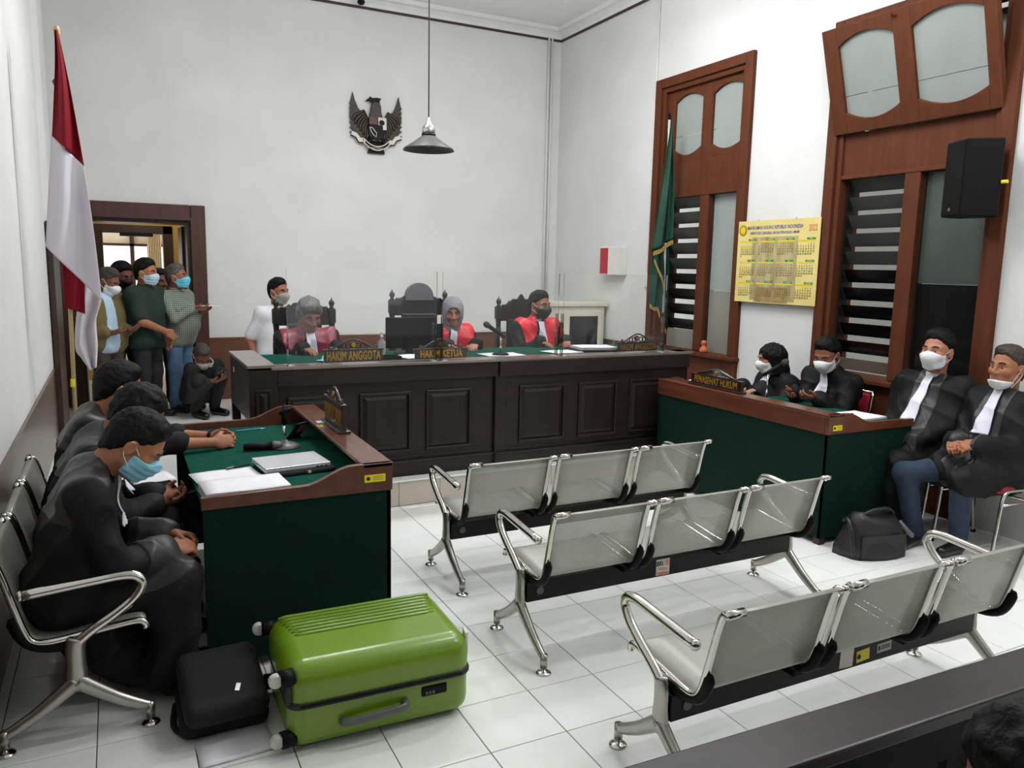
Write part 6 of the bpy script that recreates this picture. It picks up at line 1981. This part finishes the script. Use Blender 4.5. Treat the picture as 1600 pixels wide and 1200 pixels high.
# --- left bench: three robed counsel facing +x
h = (-1.735, 0.375, 0.505)
pA, iA = person('man in black robe with light blue mask looking down, nearest the suitcase', 'robed men on the wall bench', fine=0.005, F=0, hip=h, neck=(-1.635, 0.365, 0.945), head=(-1.462, 0.345, 1.072),
    hyaw=-6, hpitch=-44, skin='skin_a', hair=('short', 'hair', 0.010), mask=('pleat', 'mask_blue'), hscale=1.12,
    handR=dict(w=(-1.352, 0.30, 0.622), d=(0.85, 0.40, -0.05), pn=(-0.1, 0.5, -0.8), curl=52, pole=(-0.4, -0.55, -0.6)), handL=dict(w=(-1.345, 0.45, 0.64), d=(0.88, -0.3, -0.1), pn=(0, -0.4, -0.8), curl=52),
    legs=seated_legs(h, 0, kx=0.40, kz=0.47, fx=0.36, w=0.10), hem=0.06, outfit=ROBE, sleeve=0.80, wide=0.072, yoke=True, cuffs=True, bib=(0.22, 0.05, 0.085), bibside=-0.02, collar=('olive_shirt',), clothh=0.0095, seed=0.3, shoulder=0.19)
h = (-1.735, 0.945, 0.505)
pB, iB = person('man in black robe in the middle of the wall bench, holding a phone', 'robed men on the wall bench', fine=0.0055, F=0, hip=h, neck=(-1.62, 0.945, 0.955), head=(-1.435, 0.955, 1.078),
    hyaw=5, hpitch=-42, skin='skin_b', hair=('curly', 'hair', 0.017), mask=('cone', 'mask_white'), hscale=1.12,
    handR=dict(w=(-1.375, 0.86, 0.655), d=(0.9, 0.2, 0.05), pn=(0.1, 0.5, 0.8), curl=30), handL=dict(w=(-1.37, 1.02, 0.655), d=(0.9, -0.25, 0.05), pn=(0.1, -0.5, 0.8), curl=35),
    legs=seated_legs(h, 0, kx=0.40, kz=0.47, fx=0.36, w=0.10), hem=0.06, outfit=ROBE, sleeve=0.85, yoke=True, bib=(0.25, 0.05, 0.08), seed=1.7)
wristband(pB, iB, 'R', 'watch')
phone('dark phone held over the lap by the middle robed man', (-1.262, 0.93, 0.678), (0, 1, 0), (1, 0, 0.25))
papers('white paper on the lap beyond the middle robed man', (-1.40, 1.18, 0.715), 0.2, 0.20, 0.26, 0.002)
h = (-1.735, 1.515, 0.505)
pC, iC = person('man in black robe farthest along the wall bench, clasped hands on the table', 'robed men on the wall bench', fine=0.0055, F=0, hip=h, neck=(-1.645, 1.505, 0.97), head=(-1.512, 1.50, 1.128),
    hyaw=12, hpitch=-20, skin='skin_a', hair=('short', 'hair', 0.014), mask=('cone', 'mask_white'), hscale=1.12,
    handR=dict(w=(-1.06, 1.40, 0.815), d=(0.9, 0.25, 0.0), pn=(0.0, 0.75, -0.4), curl=45), handL=dict(w=(-1.05, 1.53, 0.82), d=(0.92, -0.25, 0.0), pn=(0.0, -0.8, -0.3), curl=45),
    legs=seated_legs(h, 0, kx=0.40, kz=0.47, fx=0.36, w=0.10), hem=0.06, outfit=ROBE, sleeve=0.30, yoke=True, seed=2.9)
wristband(pC, iC, 'L', 'black_plastic')

# --- judges, facing -y
def judge_legs(h):
    return seated_legs(h, -90, floor=DZ, kx=0.40, kz=0.48, fx=0.36)
h = (-0.09, 3.50, 0.775)
pJ, iJ = person('grey-haired judge in a maroon and black robe looking down', 'judges at the bench', fine=0.0062, F=-90, floor=DZ, hip=h, neck=(-0.10, 3.43, 1.215), head=(-0.105, 3.345, 1.385), hyaw=-82, hpitch=-24,
    skin='skin_b', hair=('mop', 'hair_grey', 0.014), hscale=1.12, browm='brow', handR=dict(w=(-0.20, 3.16, 1.13), d=(0.5, -0.8, -0.1)), handL=dict(w=(0.06, 3.16, 1.13), d=(-0.5, -0.8, -0.1)),
    legs=judge_legs(h), hem=0.35, skirt=False, outfit=ROBE, lapel=('maroon', 0.085, 0.36), bib=(0.30, 0.07, 0.12), collar=('white_shirt',), clothh=0.0115, seed=0.9, girth=1.05)
h = (1.11, 3.56, 0.775)
pJ, iJ = person('woman judge in grey hijab and red-fronted black robe reading', 'judges at the bench', fine=0.0062, F=-90, floor=DZ, hip=h, neck=(1.17, 3.46, 1.225), head=(1.175, 3.39, 1.395), hyaw=-108, hpitch=-12,
    skin='skin_d', hijab='hijab', hscale=1.04, handR=dict(w=(1.03, 3.18, 1.125), d=(0.5, -0.8, -0.1)), handL=dict(w=(1.30, 3.18, 1.125), d=(-0.5, -0.8, -0.1)),
    legs=judge_legs(h), hem=0.35, skirt=False, outfit=ROBE, lapel=('red_satin', 0.06, 0.40), bib=(0.30, 0.06, 0.10), seed=2.2)
h = (2.07, 3.56, 0.80)
pJ, iJ = person('judge in black face mask and red-fronted black robe', 'judges at the bench', fine=0.0062, F=-90, floor=DZ, hip=h, neck=(2.07, 3.47, 1.275), head=(2.075, 3.42, 1.455), hyaw=-72, hpitch=-6,
    skin='skin_b', hair=('short', 'hair', 0.012), mask=('cone', 'mask_black'), handR=dict(w=(1.95, 3.18, 1.125), d=(0.5, -0.8, -0.1)), handL=dict(w=(2.24, 3.18, 1.125), d=(-0.5, -0.8, -0.1)),
    legs=judge_legs(h), hem=0.35, skirt=False, outfit=ROBE, lapel=('red_satin', 0.06, 0.40), bib=(0.33, 0.055, 0.10), bibside=0.03, collar=('white_shirt',), seed=3.1)

# --- clerk in white shirt behind the first judge, on a stool
st = thing('stool', 'wooden stool under the man in the white shirt', 'stool', (-0.08, 5.22, DZ))
MB().box((-0.18, -0.18, 0.46), (0.18, 0.18, 0.50)).build('seat', 'dado_x', st, bevel=0.01)
for sx in (-1, 1):
    for sy in (-1, 1):
        MB().tube([(sx * 0.14, sy * 0.14, 0.47), (sx * 0.16, sy * 0.16, 0)], 0.018, 8).build('leg', 'dado_x', st)
h = (-0.08, 5.18, 0.80)
pW, iW = person('man in a white short-sleeved shirt and grey mask seated behind the judges', fine=0.0075, F=-62, floor=DZ, hip=h, neck=(-0.045, 5.10, 1.325), head=(-0.035, 5.05, 1.512), hyaw=-58, hpitch=-4,
    skin='skin_b', hair=('short', 'hair', 0.014), mask=('cone', 'mask_grey'), bare=True, top='shirt', sleeve=-1, handR=dict(w=(-0.275, 4.99, 0.80), d=(0.05, -0.15, -0.95), pn=(0.6, 0, 0), curl=20), handL=dict(w=(0.18, 4.95, 0.85), d=(0.1, -0.5, -0.8)),
    legs=seated_legs(h, -62, floor=DZ, kx=0.42, kz=0.52, fx=0.42), outfit=dict(top='white_shirt', legs='jeans'), hem=0.74, collar=('white_shirt',), clothh=0.012, seed=1.1)

# --- people crowding the doorway
def stand_legs(x, y, F, floor=DZ, w=0.10, hz=0.9):
    fy = math.radians(F); f = np.array([math.cos(fy), math.sin(fy), 0]); s = np.array([-f[1], f[0], 0])
    o = []
    for sg in (1, -1):
        b = np.array([x, y, 0.0]) + s * sg * w
        o.append((b + f * 0.02 + np.array([0, 0, floor + 0.47]), b + np.array([0, 0, floor + 0.08]), b + f * 0.17 + s * sg * 0.03 + np.array([0, 0, floor + 0.035])))
    return o
pS, iS = person('man in an olive jacket over a light blue shirt, half hidden by the flag', 'people crowding the doorway', fine=0.0075, F=-42, floor=DZ, hip=(-1.60, 5.42, 1.02), neck=(-1.595, 5.40, 1.43), head=(-1.562, 5.37, 1.592), hyaw=-30, hpitch=-25,
    skin='skin_c', hair=('crop', 'hair_crop', 0.006), mask=('cone', 'mask_white'), top='jacket', sleeve=0.8, wide=0.056, handR=dict(w=(-1.56, 5.20, 1.11), d=(0.9, 0.1, 0.05), pn=(0, 0.2, 0.9), curl=30), handL=dict(w=(-1.40, 5.33, 1.13), d=(0.5, -0.7, 0.0), pn=(-0.3, -0.2, 0.8), curl=35),
    legs=stand_legs(-1.60, 5.42, -42), outfit=dict(top='olive_jacket', legs='brown_trousers'), hem=0.86, vest='blue_shirt', vestx=-0.06, collar=('white_shirt',), clothh=0.012, seed=0.5)
pS, iS = person('man in a dark green polo shirt and pale mask with crossed forearms', 'people crowding the doorway', fine=0.0075, F=-35, floor=DZ, hip=(-1.25, 5.60, 1.02), neck=(-1.25, 5.57, 1.50), head=(-1.222, 5.55, 1.678), hyaw=-35, hpitch=-6,
    skin='skin_a', hair=('short', 'hair', 0.017), mask=('pleat', 'mask_pale'), bare=True, top='polo', sleeve=-1, handR=dict(w=(-1.075, 5.40, 1.10), d=(0.7, 0.2, -0.55), pn=(0.2, 0.5, -0.4), curl=22, pole=(-0.7, -0.7, -0.3)), handL=dict(w=(-1.06, 5.52, 1.05), d=(0.2, -0.2, -0.9), pn=(-0.5, -0.4, 0), curl=22),
    legs=stand_legs(-1.25, 5.60, -35), outfit=dict(top='green_polo', legs='dark_trousers'), hem=0.92, collar=('green_polo',), clothh=0.012, seed=1.3, girth=1.08)
pS, iS = person('grey-haired man in a checked shirt and cyan mask holding out papers', 'people crowding the doorway', fine=0.0075, F=-40, floor=DZ, hip=(-0.93, 5.90, 1.0), neck=(-0.945, 5.90, 1.455), head=(-0.922, 5.87, 1.63), hyaw=-28, hpitch=3,
    skin='skin_b', hair=('short', 'hair_salt', 0.012), mask=('pleat', 'mask_cyan'), top='shirt', sleeve=0.92, wide=0.05, handR=dict(w=(-0.79, 5.68, 1.315), d=(0.95, -0.1, 0.05), pn=(0, 0.1, 0.9), curl=15, pole=(-0.5, -0.6, -0.7)), handL=dict(w=(-0.72, 5.80, 1.27), d=(0.6, -0.6, 0.1), pn=(-0.2, 0, 0.9), curl=20),
    legs=stand_legs(-0.93, 5.90, -40), outfit=dict(top='check', legs='jeans_light'), hem=0.90, collar=('check',), clothh=0.012, seed=2.0, belly=True)
papers('thin folded paper held out by the man in the checked shirt', (-0.63, 5.68, 1.335), -0.2, 0.20, 0.10, 0.002)
pS, iS = person('dark-haired person in black behind the olive-jacket man in the doorway', 'people crowding the doorway', fine=0.009, F=-60, floor=DZ, hip=(-1.44, 6.02, 1.0), neck=(-1.44, 6.02, 1.46), head=(-1.435, 5.99, 1.637), hyaw=-50, hpitch=-18,
    skin='skin_c', hair=('short', 'hair', 0.022), mask=('cone', 'mask_black'), top='shirt', sleeve=0.95, wide=0.05, handR=dict(w=(-1.50, 5.84, 1.05)), handL=dict(w=(-1.26, 5.95, 1.05)),
    legs=stand_legs(-1.44, 6.02, -60), outfit=dict(top='black_shirt', legs='dark_trousers'), hem=0.9, clothh=0.014, shoulder=0.17)
pS, iS = person('dark-haired person peering between the polo man and the checked-shirt man', 'people crowding the doorway', fine=0.009, F=-60, floor=DZ, hip=(-1.08, 6.33, 0.98), neck=(-1.08, 6.33, 1.40), head=(-1.072, 6.30, 1.575), hyaw=-60, hpitch=-8,
    skin='skin_c', hair=('short', 'hair', 0.014), top='shirt', sleeve=0.95, wide=0.05, handR=dict(w=(-1.20, 6.22, 1.0)), handL=dict(w=(-0.92, 6.22, 1.0)),
    legs=stand_legs(-1.08, 6.33, -60), outfit=dict(top='black_shirt', legs='dark_trousers'), hem=0.88, clothh=0.014, shoulder=0.17)
# crouching man beside the judges' bench
pK, iK = person('crouching man in a black jacket and white collar looking at a phone', fine=0.0075, F=-45, floor=DZ, hip=(-0.78, 5.62, 0.42), neck=(-0.715, 5.46, 0.74), head=(-0.755, 5.36, 0.845), hyaw=-75, hpitch=-42,
    skin='skin_c', hair=('crop', 'hair_crop', 0.005), mask=('cone', 'mask_grey'), top='jacket', sleeve=0.9, wide=0.055, handR=dict(w=(-0.70, 5.22, 0.60), d=(0.8, -0.1, 0.1), pn=(0, 0.2, 0.9), curl=35), handL=dict(w=(-0.56, 5.32, 0.62), d=(-0.2, -0.8, 0.1), pn=(-0.5, 0, 0.6), curl=40),
    legs=[(np.array((-0.58, 5.42, 0.64)), np.array((-0.63, 5.55, 0.285)), np.array((-0.53, 5.42, 0.235))), (np.array((-0.79, 5.28, 0.60)), np.array((-0.82, 5.44, 0.285)), np.array((-0.74, 5.28, 0.235)))],
    outfit=dict(top='black_shirt', legs='dark_trousers'), hem=0.36, collar=('white_shirt',), clothh=0.012, seed=0.7)
phone('black phone held by the crouching man', (-0.615, 5.19, 0.645), (0.5, 0.3, 0.3), (0.1, -0.5, 0.8))

# --- right side: four robed lawyers, facing -x
h = (3.73, 1.96, 0.50)
pF, iF = person('woman lawyer with long black hair and white mask in a black robe', 'robed lawyers behind the table', fine=0.0062, F=172, hip=h, neck=(3.685, 1.96, 0.89), head=(3.60, 1.965, 1.055), hyaw=152, hpitch=-10,
    skin='skin_d', hair=('long', 'hair', 0.013), mask=('cone', 'mask_white'), hscale=1.06, handR=dict(w=(3.38, 2.06, 0.82), d=(-0.8, -0.3, -0.1), curl=20), handL=dict(w=(3.35, 1.80, 0.82), d=(-0.8, 0.3, -0.1), curl=20),
    legs=seated_legs(h, 180, kx=0.40, kz=0.47, fx=0.40), hem=0.08, outfit=ROBE, bib=(0.24, 0.05, 0.07), seed=0.2, shoulder=0.165, girth=0.92, clothh=0.0115)
h = (3.73, 1.36, 0.51)
pM, iM = person('man lawyer in a white mask looking down at the phone in his hands', 'robed lawyers behind the table', fine=0.0058, F=185, hip=h, neck=(3.69, 1.375, 0.985), head=(3.585, 1.35, 1.16), hyaw=192, hpitch=-24,
    skin='skin_b', hair=('short', 'hair', 0.011), mask=('cone', 'mask_white'), hscale=1.14, handR=dict(w=(3.335, 1.42, 0.845), d=(-0.85, -0.2, 0.0), pn=(0, -0.6, 0.7), curl=35), handL=dict(w=(3.36, 1.22, 0.835), d=(-0.85, 0.28, 0.05), pn=(0, 0.6, 0.7), curl=35),
    legs=seated_legs(h, 180, kx=0.40, kz=0.47, fx=0.40), hem=0.08, outfit=ROBE, sleeve=0.92, bib=(0.26, 0.05, 0.09), bibside=0.02, collar=('blue_shirt',), seed=1.5, clothh=0.0105)
wristband(pM, iM, 'L', 'watch', r=0.036, w=0.026)
phone('black phone between the hands of the lawyer with a silver watch', (3.235, 1.33, 0.875), (0, 1, 0), (-1, 0, 0.3))
h = (3.735, 0.53, 0.53)
pM, iM = person('heavy-set man lawyer in a white mask sitting upright with a long white bib', 'robed lawyers behind the table', fine=0.0055, F=188, hip=h, neck=(3.755, 0.52, 1.06), head=(3.715, 0.495, 1.275), hyaw=186, hpitch=2,
    skin='skin_d', hair=('short', 'hair', 0.017), mask=('cone', 'mask_white'), hscale=1.19, handR=dict(w=(3.46, 0.70, 0.66), d=(-0.7, -0.5, -0.1), curl=25), handL=dict(w=(3.46, 0.42, 0.66), d=(-0.6, 0.6, -0.1), curl=25),
    legs=seated_legs(h, 180, kx=0.42, kz=0.49, fx=0.42), hem=0.10, outfit=dict(top='robe', legs='jeans'), bib=(0.34, 0.05, 0.11), bibside=-0.03, collar=('white_shirt',), front_band=True, girth=1.17, belly=True, shoulder=0.205, seed=2.4, clothh=0.0105)
h = (3.70, 0.0, 0.54)
pM, iM = person('man lawyer with mask pulled under his chin, sitting on the nearest red chair', 'robed lawyers behind the table', fine=0.005, F=176, hip=h, neck=(3.775, 0.015, 1.01), head=(3.745, 0.01, 1.215), hyaw=172, hpitch=2,
    skin='skin_a', hair=('short', 'hair_brown', 0.011), mask=('chin', 'mask_white'), hscale=1.17, handR=dict(w=(3.44, 0.13, 0.715), d=(-0.75, -0.45, -0.15), pn=(-0.1, -0.5, -0.8), curl=40), handL=dict(w=(3.42, -0.05, 0.735), d=(-0.7, 0.55, -0.2), pn=(0.1, 0.5, -0.8), curl=45),
    legs=[(np.array((3.285, -0.06, 0.50)), np.array((3.36, -0.02, 0.085)), np.array((3.19, -0.03, 0.035))), (np.array((3.17, 0.27, 0.49)), np.array((3.25, 0.21, 0.085)), np.array((3.09, 0.17, 0.035)))],
    hem=0.27, skirt=False, thigh=(1.0, 0.5), outfit=dict(top='robe', legs='jeans'), bib=(0.31, 0.06, 0.11), bibside=-0.02, front_band=True, girth=1.1, seed=3.6, clothh=0.0095, sleeve=0.9)

# --- spectator seated behind the rail, only the hair shows
gb = thing('gallery_bench', 'plain dark wooden bench behind the gallery rail', 'bench', (-0.25, -2.66, 0))
MB().box((-0.6, -0.17, 0.33), (0.9, 0.17, 0.37)).build('seat', 'rail', gb, bevel=0.006)
for x in (-0.5, 0.8):
    MB().box((x - 0.03, -0.15, 0), (x + 0.03, 0.15, 0.33)).build('leg', 'rail_dark', gb)
h = (-0.25, -2.62, 0.44)
pG, iG = person('dark-haired spectator seated behind the rail at the lower corner', fine=0.006, F=85, hip=h, neck=(-0.235, -2.53, 0.85), head=(-0.225, -2.45, 0.985), hyaw=95, hpitch=-25,
    skin='skin_b', hair=('curly', 'hair', 0.018), top='shirt', sleeve=0.95, wide=0.05, handR=dict(w=(-0.12, -2.30, 0.62), d=(0, 0.8, -0.3)), handL=dict(w=(-0.38, -2.30, 0.62), d=(0, 0.8, -0.3)),
    legs=seated_legs(h, 85, kx=0.38, kz=0.47, fx=0.34, w=0.08), outfit=dict(top='black_shirt', legs='dark_trousers'), hem=0.38, clothh=0.014)
print('PEOPLE TRIS', TRI[0])
